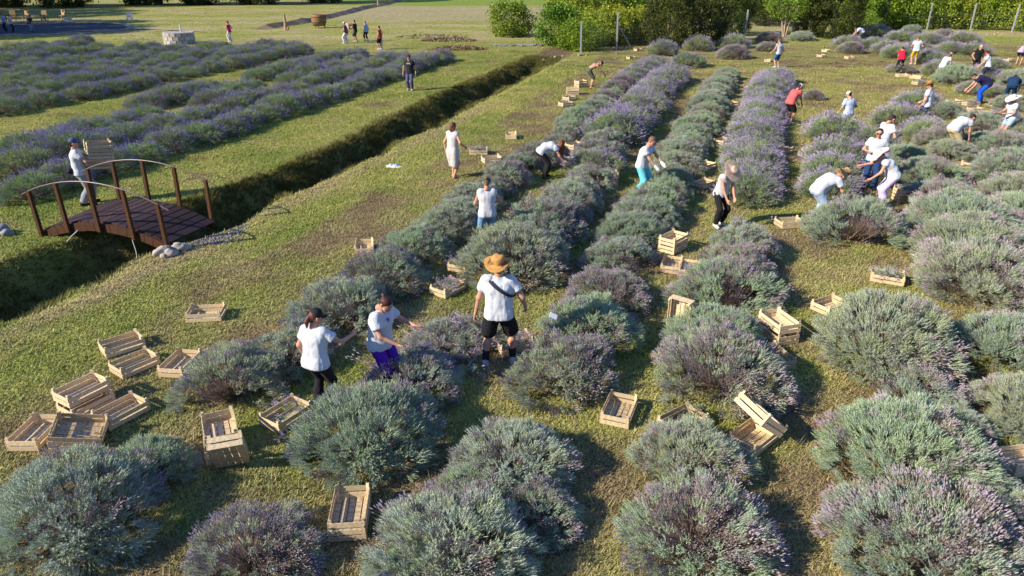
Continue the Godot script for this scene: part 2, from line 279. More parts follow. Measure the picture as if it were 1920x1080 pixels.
[-17.31,-54.09,1.03,0.94,"Q","half-open green and violet lavender bush, twelfth along the left field's sixth row from the ditch"],
[-16.79,-55.98,0.9,0.77,"F","violet lavender bush in full flower, thirteenth along the left field's sixth row from the ditch"],
[-24.73,-34.77,1,0.8,"Q","half-open green and violet lavender bush, first along the left field's seventh row from the ditch"],
[-24.17,-36.76,1.01,0.81,"Q","half-open green and violet lavender bush, second along the left field's seventh row from the ditch"],
[-23.8,-38.52,0.81,0.81,"F","violet lavender bush in full flower, third along the left field's seventh row from the ditch"],
[-23.16,-40.41,1,0.83,"Q","half-open green and violet lavender bush, fourth along the left field's seventh row from the ditch"],
[-22.87,-42.42,0.85,0.74,"F","violet lavender bush in full flower, fifth along the left field's seventh row from the ditch"],
[-22.11,-44.44,0.81,0.86,"F","violet lavender bush in full flower, sixth along the left field's seventh row from the ditch"],
[-21.67,-46.36,0.97,0.95,"Q","half-open green and violet lavender bush, seventh along the left field's seventh row from the ditch"],
[-21.03,-48.56,0.97,0.9,"F","violet lavender bush in full flower, eighth along the left field's seventh row from the ditch"],
[-20.55,-50.36,0.93,0.79,"F","violet lavender bush in full flower, ninth along the left field's seventh row from the ditch"],
[-20.08,-52.17,1.02,0.79,"Q","half-open green and violet lavender bush, tenth along the left field's seventh row from the ditch"],
[-19.52,-54.14,0.82,0.87,"F","violet lavender bush in full flower, eleventh along the left field's seventh row from the ditch"],
[-18.9,-56.46,1.01,0.83,"F","violet lavender bush in full flower, twelfth along the left field's seventh row from the ditch"],
[-26.29,-37.8,1.02,0.78,"Q","half-open green and violet lavender bush, first along the left field's eighth row from the ditch"],
[-25.83,-39.58,1,0.93,"F","violet lavender bush in full flower, second along the left field's eighth row from the ditch"],
[-25.32,-41.5,0.86,0.85,"F","violet lavender bush in full flower, third along the left field's eighth row from the ditch"],
[-24.84,-43.5,0.9,0.82,"F","violet lavender bush in full flower, fourth along the left field's eighth row from the ditch"],
[-24.36,-45.54,0.87,0.76,"Q","half-open green and violet lavender bush, fifth along the left field's eighth row from the ditch"],
[-23.87,-47.06,0.95,0.82,"F","violet lavender bush in full flower, sixth along the left field's eighth row from the ditch"],
[-23.3,-48.94,0.88,0.73,"F","violet lavender bush in full flower, seventh along the left field's eighth row from the ditch"],
[-22.66,-51.1,0.88,0.87,"Q","half-open green and violet lavender bush, eighth along the left field's eighth row from the ditch"],
[-22.22,-53.04,1.01,0.91,"Q","half-open green and violet lavender bush, ninth along the left field's eighth row from the ditch"],
[-21.89,-54.93,0.88,0.86,"Q","half-open green and violet lavender bush, tenth along the left field's eighth row from the ditch"],
[-28.5,-39.76,0.91,0.78,"F","violet lavender bush in full flower, first along the left field's ninth row from the ditch"],
[-28.02,-41.96,1.05,0.75,"Q","half-open green and violet lavender bush, second along the left field's ninth row from the ditch"],
[-27.45,-43.69,0.99,0.89,"Q","half-open green and violet lavender bush, third along the left field's ninth row from the ditch"],
[-26.98,-45.7,0.92,0.89,"Q","half-open green and violet lavender bush, fourth along the left field's ninth row from the ditch"],
[-26.47,-47.54,1.03,0.85,"F","violet lavender bush in full flower, fifth along the left field's ninth row from the ditch"],
[-25.75,-49.41,0.93,0.77,"F","violet lavender bush in full flower, sixth along the left field's ninth row from the ditch"],
[-25.22,-51.54,0.84,0.85,"F","violet lavender bush in full flower, seventh along the left field's ninth row from the ditch"],
[-24.67,-53.43,1.01,0.74,"F","violet lavender bush in full flower, eighth along the left field's ninth row from the ditch"],
[-30.42,-42.92,0.82,0.86,"F","violet lavender bush in full flower, first along the left field's tenth row from the ditch"],
[-29.99,-45.01,0.84,0.92,"Q","half-open green and violet lavender bush, second along the left field's tenth row from the ditch"],
[-29.22,-47.2,0.95,0.73,"F","violet lavender bush in full flower, third along the left field's tenth row from the ditch"],
[-28,-51.29,0.99,0.75,"Q","half-open green and violet lavender bush, fourth along the left field's tenth row from the ditch"],
[-27.45,-53.36,1.05,0.81,"F","violet lavender bush in full flower, fifth along the left field's tenth row from the ditch"],
[-27.16,-55.1,0.8,0.9,"F","violet lavender bush in full flower, sixth along the left field's tenth row from the ditch"],
[-32.53,-46.59,0.96,0.9,"Q","half-open green and violet lavender bush, first along the left field's eleventh row from the ditch"],
[-31.75,-48.53,0.98,0.79,"F","violet lavender bush in full flower, second along the left field's eleventh row from the ditch"],
[-31.48,-50.29,1.03,0.94,"Q","half-open green and violet lavender bush, third along the left field's eleventh row from the ditch"],
[-30.98,-52.19,0.94,0.75,"Q","half-open green and violet lavender bush, fourth along the left field's eleventh row from the ditch"],
[-30.52,-54.17,0.99,0.77,"Q","half-open green and violet lavender bush, fifth along the left field's eleventh row from the ditch"],
[-35.12,-47.95,0.95,0.95,"Q","half-open green and violet lavender bush, first along the left field's twelfth row from the ditch"],
[-34.45,-49.7,0.82,0.73,"Q","half-open green and violet lavender bush, second along the left field's twelfth row from the ditch"],
[-34.17,-51.67,0.93,0.91,"Q","half-open green and violet lavender bush, third along the left field's twelfth row from the ditch"],
[-33.58,-53.4,0.94,0.85,"F","violet lavender bush in full flower, fourth along the left field's twelfth row from the ditch"],
[-33.19,-55.28,1.02,0.94,"Q","half-open green and violet lavender bush, fifth along the left field's twelfth row from the ditch"],
[-37.08,-51.9,0.83,0.93,"F","violet lavender bush in full flower, first along the left field's thirteenth row from the ditch"],
[-36.55,-53.56,0.97,0.88,"Q","half-open green and violet lavender bush, second along the left field's thirteenth row from the ditch"],
[-36.03,-55.54,0.9,0.86,"Q","half-open green and violet lavender bush, third along the left field's thirteenth row from the ditch"],
[-35.55,-57.66,0.82,0.73,"F","violet lavender bush in full flower, fourth along the left field's thirteenth row from the ditch"],
[-34.93,-59.5,0.94,0.94,"F","violet lavender bush in full flower, fifth along the left field's thirteenth row from the ditch"],
]
const CRATES := [
[-6.37,-9.91,43,0,"","","pale fruit crate, uppermost of the three lying on the left grass"],
[-5.86,-9.3,54,0,"","","pale fruit crate between two others, left grass below the footbridge"],
[-5.15,-9.3,84,0,"","","empty crate beside the first lavender bush, rightmost of three on left grass"],
[-5.45,-11.04,7,0,"","","lone wide crate on the grass below the footbridge"],
[-6,-8.21,59,0,"","","bottom crate of the double stack in the left heap of crates"],
[-6.06,-8.28,60,1,"","","top crate of the double stack in the left heap of crates"],
[-5.41,-8.01,59,0,"","","crate at the right side of the left heap of crates"],
[-6.29,-7.53,90,0,"","","leftmost crate of the heap, its short end to the viewer"],
[-5.7,-7.47,18,0,"","","lowest front crate of the left heap, under a tilted one"],
[-5.61,-7.39,14,1,"tip","","tilted crate lying on top at the front of the left heap"],
[-3.75,-7.29,114,0,"","","lower crate of the tall pair in front of the first bush row"],
[-3.77,-7.38,116,1,"","","upper crate of the tall pair in front of the first bush row"],
[-3.43,-6.78,108,0,"stand","","crate tipped on its side right below the tall pair"],
[-1.81,-5.99,95,0,"","","lower crate of the nested pair at the bottom edge of the field"],
[-1.81,-6.01,95,0.45,"","","upper crate of the nested pair at the bottom edge of the field"],
[-3.11,-7.95,58,0,"","cut","crate with cut lavender beside the woman in black leggings"],
[1.48,-8.01,69,0,"","","empty crate alone on the path between third and fourth row"],
[2.3,-7.73,36,0,"","","empty crate left of the tilted crate in the fourth row"],
[3.14,-7.39,42,0,"","","crate lying underneath the tilted crate in the fourth row"],
[3.15,-7.43,-73,1,"tip2","","crate tilted up on another in the fourth row"],
[2.9,-10.54,51,0,"end","","crate standing on end beside the fourth row"],
[3.55,-14.29,48,0,"","","bottom crate of the stack beside the fourth row"],
[3.55,-14.29,48,1,"","","top crate of the stack beside the fourth row"],
[3.3,-13.23,72,0,"","","empty crate just below the double stack by the fourth row"],
[3.63,-13.04,69,0,"","cut","crate with purple sprigs just below the double stack by fourth row"],
[5.79,-11.32,30,0,"","","empty crate on the path left of the fifth row"],
[4.45,-10.27,108,0,"","","lower crate of the pair pushed against the fourth row"],
[4.48,-10.33,106,1,"","","upper crate of the pair pushed against the fourth row"],
[4.12,-9.46,103,0,"","","crate half hidden in fourth row shade below the pair"],
[7.47,-12.63,-27,0,"","heap","crate heaped with grey-green cuttings before the woody fifth-row bush"],
[6.71,-15.88,9,0,"","cut","crate left of the person in light jeans"],
[10.52,-17.81,0,0,"","","lower crate of the stack right of the lilac trousers"],
[10.52,-17.81,0,1,"","heap","upper crate of the stack right of the lilac trousers"],
[11.13,-17.81,-70,0,"","heap","crate with green cuttings right of the stack by lilac trousers"],
[9.62,-16.08,0,0,"","purple","crate piled with purple lavender below the lilac trousers"],
[13.46,-22.47,15,0,"","heap","crate of green cuttings beside the bending man in beige shorts"],
[13.9,-21.17,15,0,"","","crate end showing beside the bush below the beige shorts"],
[-1.23,-12.11,53,0,"","purple","crate with purple bunches above left of the straw-hatted man"],
[-1.04,-13.32,70,0,"","purple","crate of lavender lying along the second row above the other"],
[0.04,-9.92,22,0,"","purple","crate of lavender behind the legs of the straw-hatted man"],
[-3.25,-14.25,100,0,"","","empty crate alone at the left edge of the first row"],
[-1.12,-23.05,0,0,"","heap","crate filled to the brim beside the woman in white dress"],
[-0.65,-21.98,19,0,"","","empty crate behind the filled one by the woman in white"],
[-0.04,-25.48,90,0,"","","empty upright crate alone on the grass right of woman in white"],
[2.75,-19.56,0,0,"","","lower crate of the pair between second and third row"],
[2.75,-19.56,0,1,"","heap","upper filled crate of the pair between second and third row"],
[2.12,-23.2,45,0,"","","lower crate in the stack behind the bending long-haired woman"],
[2.12,-23.2,45,1,"","","upper crate in the stack behind the bending long-haired woman"],
[1.69,-21.84,58,0,"","","single crate under the long-haired woman's head"],
[2.45,-32.06,31,0,"","cut","nearest crate of the line left of the shirtless man"],
[2.73,-33.64,47,0,"","cut","second crate of the line left of the shirtless man"],
[3,-35.2,0,0,"","","third crate of the line left of the shirtless man"],
[3,-35.2,0,1,"","","crate on top of the third one left of the shirtless man"],
[3.61,-37.45,34,0,"","","lower crate of the last stack left of the shirtless man"],
[3.61,-37.45,34,1,"","","upper crate of the last stack left of the shirtless man"],
[8.24,-50.06,27,0,"","","pale crate at the far end of the first row"],
[9.57,-55.27,31,0,"","","farthest pale crate at the end of the first row by the fence"],
[6.05,-21.31,40,0,"","","crate tucked between third and fourth row, nearest of that gap"],
[5.48,-19.29,38,0,"","","crate in shade between third and fourth row below another"],
[9.93,-32,37,0,"","","crate between third and fourth row level with the red shirt"],
[7.51,-24.64,43,0,"","","small visible crate corner in the gap left of the fourth row"],
[17.2,-48.69,60,0,"","","crate in front of the man in grey sleeveless top"],
[21.79,-51.19,37,0,"","","nearer pale crate left of the far right cluster"],
[23.54,-54.7,44,0,"","","farther pale crate left of the far right cluster"],
[23.27,-50.06,19,0,"","","pale crate in front of the far right cluster"],
[22.38,-41.24,0,0,"","","long pale crate at the feet of the red-topped picker"],
[22.83,-40.59,-44,0,"","","crate next to the one at the red-topped picker's feet"],
[21.77,-38.28,17,0,"","heap","filled crate in front of the turquoise trousers"],
[20.38,-32.62,19,0,"","","leftmost crate in the crowded group before the blue trousers"],
[20.89,-32.2,0,0,"","heap","filled crate at the boots of the blue-trousered man"],
[20.23,-30.75,15,0,"","","crate with gap below the filled one by blue trousers"],
[20.26,-30,-27,0,"","","pale crate at right in the group before blue trousers"],
[21.93,-31.93,0,0,"","purple","crate of grey lavender between the blue and navy trousers"],
[19.59,-28.73,0,0,"","","white-edged crate nearest the bending beige-shorted man's head"],
[33.3,-48.68,29,0,"","","pale crate on the grass at the far right edge"],
[6.34,-6.92,9,0,"","","crate cut off by the right edge beside the fifth row"],
[-0.45,-15.32,55,0,"","","crate behind the woman in denim shorts"],
[9.18,-23.28,38,0,"","","sunlit crate half hidden between flowering bushes of the fourth row"],
]
const PEOPLE := [
{"x":-0.2,"z":-9.4,"h":1.84,"a":-4,"bend":4,"st":0.2,"step":-0.12,"L":Vector3(-0.34,0.84,-0.06),"R":Vector3(0.37,0.92,-0.16),"hy":-14,"hp":-10,"w":1.05,"shirt":"tee","sl":0.62,"pants":"black","pl":0.55,"loose":0.05,"hair":"short brown","hat":"straw_cowboy","shoes":"grey","socks":1,"strap":1,"label":"man in straw hat and black shorts with dark crossbody strap, seen from behind"},
{"x":-2.67,"z":-8.2,"h":1.58,"a":-24,"bend":9,"st":0.1,"step":0.02,"L":Vector3(-0.27,0.86,-0.05),"R":Vector3(0.36,1.18,-0.42),"hy":-30,"hp":8,"w":1.1,"f":1,"shirt":"tee","sl":0.6,"pants":"leggings","pl":1,"loose":0.008,"hair":"pony redbrown","hat":"cap_black","shoes":"black","label":"woman in black cap and black leggings reaching towards the woman in purple trousers"},
{"x":-1.86,"z":-8.66,"h":1.64,"a":-118,"bend":10,"st":0.1,"step":0.03,"L":Vector3(-0.25,1.16,-0.42),"R":Vector3(0.1,0.98,-0.36),"hy":0,"hp":38,"w":1.12,"f":1,"shirt":"tee","sl":0.62,"pants":"purple","pl":1,"loose":0.022,"hair":"bun darkred","shoes":"black","emblem":"purple","label":"woman in purple trousers and white tee looking down, dark red hair tied up"},
{"x":-0.54,"z":-14.39,"h":1.66,"a":8,"bend":4,"st":0.11,"step":0,"L":Vector3(-0.2,1,-0.28),"R":Vector3(0.24,1.08,-0.26),"hy":-10,"hp":22,"w":1,"f":1,"shirt":"tank","sl":0.3,"pants":"denim","pl":0.55,"loose":0.03,"hair":"bun brown","hat":"band_green","shoes":"brown","label":"woman in knee-length denim shorts and green headband, back turned"},
{"x":-1.73,"z":-20.11,"h":1.68,"a":-32,"bend":3,"st":0.07,"step":0.14,"L":Vector3(-0.25,0.85,0.03),"R":Vector3(0.32,0.98,-0.16),"hy":-8,"hp":10,"w":0.95,"f":1,"shirt":"dress","sl":0.25,"pants":"none","pl":0,"loose":0,"hair":"bob redbrown","shoes":"none","label":"barefoot woman in straight white dress walking on the ditch-side grass"},
{"x":0.98,"z":-20.11,"h":1.66,"a":-82,"bend":82,"st":0.1,"step":0.03,"L":Vector3(-0.1,0.5,-0.72),"R":Vector3(0.14,0.46,-0.6),"hy":0,"hp":-10,"w":0.95,"f":1,"shirt":"tee","sl":0.35,"pants":"black","pl":1,"loose":0.015,"hair":"long auburn","shoes":"black","label":"woman with long auburn hair bent over the second row, white tee"},
{"x":3.54,"z":-18.36,"h":1.76,"a":-128,"bend":20,"st":0.12,"step":0.08,"L":Vector3(-0.08,0.92,-0.56),"R":Vector3(0.1,0.88,-0.44),"hy":0,"hp":18,"w":1,"shirt":"tee","sl":0.6,"pants":"turquoise","pl":1,"loose":0.035,"hair":"short brown","shoes":"grey","gloves":1,"label":"man in turquoise trousers and white tee working on the third row with gloves"},
{"x":4.11,"z":-37.14,"h":1.78,"a":-82,"bend":62,"st":0.1,"step":0.06,"L":Vector3(-0.12,0.72,-0.62),"R":Vector3(0.14,0.7,-0.6),"hy":0,"hp":20,"w":1,"shirt":"none","sl":0,"pants":"olive","pl":0.6,"loose":0.035,"hair":"short brown","hat":"cap_black","shoes":"none","label":"shirtless man in dark cap and olive shorts bending at the first row"},
{"x":4.98,"z":-15.87,"h":1.66,"a":-158,"bend":22,"st":0.12,"step":-0.1,"L":Vector3(-0.12,0.86,-0.32),"R":Vector3(0.12,0.84,-0.34),"hy":10,"hp":42,"w":0.92,"f":1,"shirt":"tank","sl":0.12,"pants":"black","pl":1,"loose":0.012,"hair":"pony brown","hat":"sun_straw","shoes":"white","label":"woman in wide pale straw sun hat, white sleeveless top and black trousers"},
{"x":7.42,"z":-16.02,"h":1.76,"a":-84,"bend":62,"st":0.1,"step":0.05,"L":Vector3(-0.12,0.72,-0.62),"R":Vector3(0.14,0.74,-0.58),"hy":0,"hp":12,"w":1.05,"shirt":"tee","sl":0.6,"pants":"jeans","pl":1,"loose":0.03,"hair":"short brown","hat":"straw_cap","shoes":"grey","label":"person in light blue jeans and round straw hat bending over the fifth row"},
{"x":9.69,"z":-17.36,"h":1.7,"a":78,"bend":44,"st":0.11,"step":0.08,"L":Vector3(-0.1,0.78,-0.45),"R":Vector3(0.15,1.05,-0.72),"hy":0,"hp":15,"w":1.05,"f":1,"shirt":"tee","sl":0.35,"pants":"lilac","pl":1,"loose":0.04,"hair":"short dark","hat":"sun_white","shoes":"black","label":"woman in broad white hat and pale lilac trousers reaching to the left"},
{"x":10.06,"z":-19.01,"h":1.74,"a":160,"bend":2,"st":0.11,"step":0.05,"L":Vector3(-0.2,1.1,-0.22),"R":Vector3(0.2,1.1,-0.22),"hy":-12,"hp":5,"w":0.98,"shirt":"tee","sl":0.6,"pants":"navy","pl":1,"loose":0.02,"hair":"short dark","shoes":"black","glasses":1,"label":"man in sunglasses and white tee facing the viewer between the bushes"},
{"x":11.16,"z":-20.78,"h":1.8,"a":-72,"bend":10,"st":0.1,"step":0.05,"L":Vector3(-0.1,1.1,-0.36),"R":Vector3(0.2,1.1,-0.3),"hy":0,"hp":32,"w":1,"shirt":"tee","sl":0.6,"pants":"jeans","pl":1,"loose":0.02,"hair":"short dark","shoes":"grey","label":"dark-haired man in white tee looking down, just behind the man in sunglasses"},
{"x":14.69,"z":-22.98,"h":1.78,"a":-78,"bend":70,"st":0.12,"step":0.08,"L":Vector3(-0.12,0.42,-0.55),"R":Vector3(0.16,0.4,-0.42),"hy":0,"hp":5,"w":1.12,"shirt":"tee","sl":0.45,"pants":"beige","pl":0.55,"loose":0.03,"hair":"short dark","shoes":"black","label":"man in beige shorts and white tee bending deep to the right"},
{"x":16.01,"z":-27.25,"h":1.8,"a":48,"bend":6,"st":0.11,"step":0.06,"L":Vector3(-0.28,0.86,-0.14),"R":Vector3(0.2,0.95,-0.24),"hy":12,"hp":8,"w":1.05,"shirt":"tee","sl":0.6,"pants":"navy","pl":0.55,"loose":0.03,"hair":"short dark","hat":"straw_brown","shoes":"black","label":"man in brown straw hat and navy shorts standing before the crowded crates"},
{"x":12.42,"z":-26,"h":1.62,"a":14,"bend":12,"st":0.1,"step":0,"L":Vector3(-0.3,0.92,-0.16),"R":Vector3(0.26,1.05,-0.22),"hy":15,"hp":15,"w":1.12,"f":1,"shirt":"bluegrey","sl":0.8,"pants":"bluegrey","pl":1,"loose":0.035,"hair":"short dark","hat":"cap_white","shoes":"grey","label":"person in pale blue-grey shirt and trousers with white cap, from behind"},
{"x":11.11,"z":-28.09,"h":1.72,"a":-62,"bend":36,"st":0.1,"step":0.05,"L":Vector3(-0.12,0.72,-0.5),"R":Vector3(0.15,0.8,-0.42),"hy":0,"hp":15,"w":1.05,"shirt":"coral","sl":0.5,"pants":"black","pl":0.5,"loose":0.03,"hair":"short dark","hat":"cap_white","shoes":"grey","label":"man in coral red shirt and black shorts with a white cap"},
{"x":16.68,"z":-45.52,"h":1.76,"a":24,"bend":8,"st":0.1,"step":0.04,"L":Vector3(-0.38,0.95,-0.2),"R":Vector3(0.28,0.88,-0.12),"hy":8,"hp":10,"w":1.05,"shirt":"greytank","sl":0.1,"pants":"blue","pl":0.5,"loose":0.03,"hair":"short brown","shoes":"grey","label":"man in grey sleeveless top and blue shorts at the end of the fourth row"},
{"x":29.31,"z":-61.92,"h":1.74,"a":86,"bend":78,"st":0.1,"step":0.05,"L":Vector3(-0.12,0.6,-0.65),"R":Vector3(0.14,0.55,-0.6),"hy":0,"hp":0,"w":1.1,"shirt":"bluegrey","sl":0.6,"pants":"darkgrey","pl":0.6,"loose":0.03,"hair":"short dark","shoes":"black","label":"farthest picker bent double behind the far cluster, pale grey-blue shirt"},
{"x":23.1,"z":-43.05,"h":1.66,"a":-18,"bend":40,"st":0.12,"step":0,"L":Vector3(-0.12,0.7,-0.5),"R":Vector3(0.24,0.78,-0.42),"hy":0,"hp":20,"w":1,"f":1,"shirt":"crimson","sl":0.5,"pants":"darknavy","pl":1,"loose":0.015,"hair":"short dark","shoes":"black","label":"picker in crimson top and dark navy trousers leaning away into the bush"},
{"x":26.05,"z":-47.01,"h":1.78,"a":-12,"bend":10,"st":0.12,"step":0,"L":Vector3(-0.24,1.05,-0.2),"R":Vector3(0.24,1.05,-0.22),"hy":-6,"hp":22,"w":1.02,"shirt":"tee","sl":0.55,"pants":"mustard","pl":0.55,"loose":0.03,"hair":"short brown","shoes":"grey","label":"man in mustard yellow shorts and white tee among far flowering bushes"},
{"x":23.53,"z":-39.39,"h":1.68,"a":-68,"bend":32,"st":0.09,"step":0.04,"L":Vector3(-0.1,0.95,-0.5),"R":Vector3(0.14,0.98,-0.4),"hy":0,"hp":15,"w":1.05,"f":1,"shirt":"tee","sl":0.55,"pants":"mint","pl":1,"loose":0.03,"hair":"bob brown","hat":"cap_white","shoes":"grey","label":"woman in pale mint trousers and white cap leaning right at a round bush"},
{"x":27.26,"z":-42.53,"h":1.72,"a":172,"bend":10,"st":0.12,"step":0,"L":Vector3(-0.34,1.02,-0.08),"R":Vector3(0.3,0.98,-0.18),"hy":0,"hp":15,"w":1.05,"f":1,"shirt":"black","sl":0.5,"pants":"black","pl":1,"loose":0.02,"hair":"short blond","shoes":"black","label":"blond person dressed all in black facing the viewer in the far cluster"},
{"x":25.83,"z":-39.28,"h":1.76,"a":62,"bend":20,"st":0.1,"step":0.05,"L":Vector3(-0.15,0.8,-0.4),"R":Vector3(0.2,0.85,-0.36),"hy":0,"hp":25,"w":1.02,"shirt":"tee","sl":0.6,"pants":"darknavy","pl":0.6,"loose":0.03,"hair":"short dark","hat":"cap_burgundy","shoes":"white","label":"man in burgundy cap and white tee facing left beside the one in black"},
{"x":21.62,"z":-32.72,"h":1.82,"a":66,"bend":72,"st":0.18,"step":0.12,"L":Vector3(-0.16,0.5,-0.55),"R":Vector3(0.16,0.52,-0.62),"hy":0,"hp":10,"w":1.18,"shirt":"navytee","sl":0.6,"pants":"royal","pl":1,"loose":0.035,"hair":"short dark","shoes":"brown","label":"big man in navy tee and bright blue work trousers bending left"},
{"x":22.73,"z":-32.45,"h":1.78,"a":-36,"bend":74,"st":0.14,"step":0.05,"L":Vector3(-0.1,0.6,-0.6),"R":Vector3(0.26,0.6,-0.5),"hy":0,"hp":10,"w":1.1,"shirt":"petrol","sl":0.6,"pants":"petroldark","pl":1,"loose":0.03,"hair":"short dark","shoes":"brown","label":"man in dark petrol shirt and trousers bending away, right of the blue trousers"},
{"x":17.69,"z":-24.89,"h":1.68,"a":95,"bend":8,"st":0.1,"step":0.1,"L":Vector3(-0.16,1.08,-0.36),"R":Vector3(0.16,1.06,-0.36),"hy":0,"hp":18,"w":1,"f":1,"shirt":"tee","sl":0.55,"pants":"denimlight","pl":0.35,"loose":0.03,"hair":"short dark","hat":"sun_white","shoes":"white","label":"woman in white sun hat and short light denim shorts at right edge"},
{"x":32.77,"z":-46.86,"h":1.68,"a":-60,"bend":62,"st":0.12,"step":0,"L":Vector3(-0.12,0.6,-0.55),"R":Vector3(0.15,0.6,-0.5),"hy":0,"hp":0,"w":0.95,"f":1,"shirt":"mauve","sl":0.3,"pants":"darknavy","pl":0.35,"loose":0.025,"hair":"bob brown","shoes":"none","label":"bare-legged picker in dark shorts bending at the far right edge"},
{"x":-5.21,"z":-36.61,"h":1.78,"a":176,"bend":2,"st":0.09,"step":0.1,"L":Vector3(-0.32,0.86,-0.03),"R":Vector3(0.32,0.86,-0.03),"hy":5,"hp":5,"w":1.02,"shirt":"charcoal","sl":0.6,"pants":"slate","pl":1,"loose":0.025,"hair":"short dark","hat":"cap_darkred","shoes":"grey","print":1,"label":"man in charcoal tee with pale chest print walking beside the left field"},
{"x":-11.17,"z":-17.54,"h":1.8,"a":-58,"bend":2,"st":0.1,"step":0.2,"L":Vector3(-0.2,1.2,-0.46),"R":Vector3(0.22,1.14,-0.44),"hy":0,"hp":0,"w":1.02,"shirt":"tee","sl":0.62,"pants":"greytrouser","pl":1,"loose":0.035,"hair":"short dark","hat":"cap_blue","shoes":"black","bag":1,"label":"man in dark blue cap carrying a stack of crates behind the footbridge"},
{"x":-23.93,"z":-62.39,"h":1.7,"a":70,"bend":3,"st":0.08,"step":0.1,"L":Vector3(-0.2,1.25,-0.25),"R":Vector3(0.24,1,-0.1),"hy":0,"hp":8,"w":0.95,"f":1,"shirt":"magenta","sl":0.2,"pants":"white","pl":1,"loose":0.02,"hair":"bun dark","shoes":"white","label":"woman in magenta top and white trousers beyond the left field"},
{"x":-13.78,"z":-60.99,"h":1.76,"a":78,"bend":6,"st":0.08,"step":0.28,"L":Vector3(-0.22,1,-0.22),"R":Vector3(0.24,0.85,0.1),"hy":0,"hp":0,"w":0.98,"shirt":"plum","sl":0.2,"pants":"white","pl":1,"loose":0.03,"hair":"short dark","hat":"cap_white","shoes":"white","label":"walker in white trousers, plum vest and white cap, leading the group of four"},
{"x":-13.26,"z":-62.39,"h":1.8,"a":72,"bend":2,"st":0.1,"step":0.14,"L":Vector3(-0.2,1.2,-0.36),"R":Vector3(0.2,1.15,-0.36),"hy":0,"hp":0,"w":1,"shirt":"charcoal","sl":0.5,"pants":"darkgrey","pl":0.55,"loose":0.03,"hair":"short dark","shoes":"grey","label":"walker in dark clothes carrying crates, second in the group of four"},
{"x":-12.44,"z":-62.87,"h":1.68,"a":64,"bend":4,"st":0.07,"step":0.2,"L":Vector3(-0.24,0.85,-0.1),"R":Vector3(0.22,0.85,0.05),"hy":0,"hp":0,"w":0.95,"f":1,"shirt":"skyblue","sl":0.5,"pants":"black","pl":0.8,"loose":0.01,"hair":"bun brown","shoes":"white","label":"walker in sky blue top and black leggings, third in the group of four"},
{"x":-10.14,"z":-56.36,"h":1.78,"a":72,"bend":2,"st":0.1,"step":0.16,"L":Vector3(-0.2,0.9,-0.12),"R":Vector3(0.26,0.85,-0.02),"hy":0,"hp":0,"w":1.02,"shirt":"brick","sl":0.2,"pants":"black","pl":0.5,"loose":0.03,"hair":"short dark","shoes":"white","whitebag":1,"label":"walker in brick red vest and black shorts with a white bag, last of four"},
{"x":-50.01,"z":-72.99,"h":1.76,"a":150,"bend":4,"st":0.1,"step":0,"L":Vector3(-0.25,1,-0.2),"R":Vector3(0.25,1,-0.2),"hy":0,"hp":8,"w":1.02,"shirt":"skyblue","sl":0.6,"pants":"darknavy","pl":1,"loose":0.02,"hair":"short dark","shoes":"black","label":"person in pale blue shirt cut by the left edge near the shaded tables"},
{"x":-48.95,"z":-72.31,"h":1.7,"a":-60,"bend":6,"st":0.1,"step":0,"L":Vector3(-0.25,1,-0.2),"R":Vector3(0.25,1,-0.2),"hy":0,"hp":8,"w":1,"shirt":"tee","sl":0.6,"pants":"darknavy","pl":1,"loose":0.02,"hair":"short dark","shoes":"black","label":"person in white tee second from the left edge near the shaded tables"},
{"x":-47.1,"z":-72.37,"h":1.66,"a":-100,"bend":24,"st":0.1,"step":0.1,"L":Vector3(-0.2,0.9,-0.3),"R":Vector3(0.2,0.9,-0.3),"hy":0,"hp":12,"w":1,"shirt":"charcoal","sl":0.6,"pants":"greytrouser","pl":1,"loose":0.02,"hair":"short dark","shoes":"black","label":"person in dark top leaning forward on the shaded paving by the tables"},
]
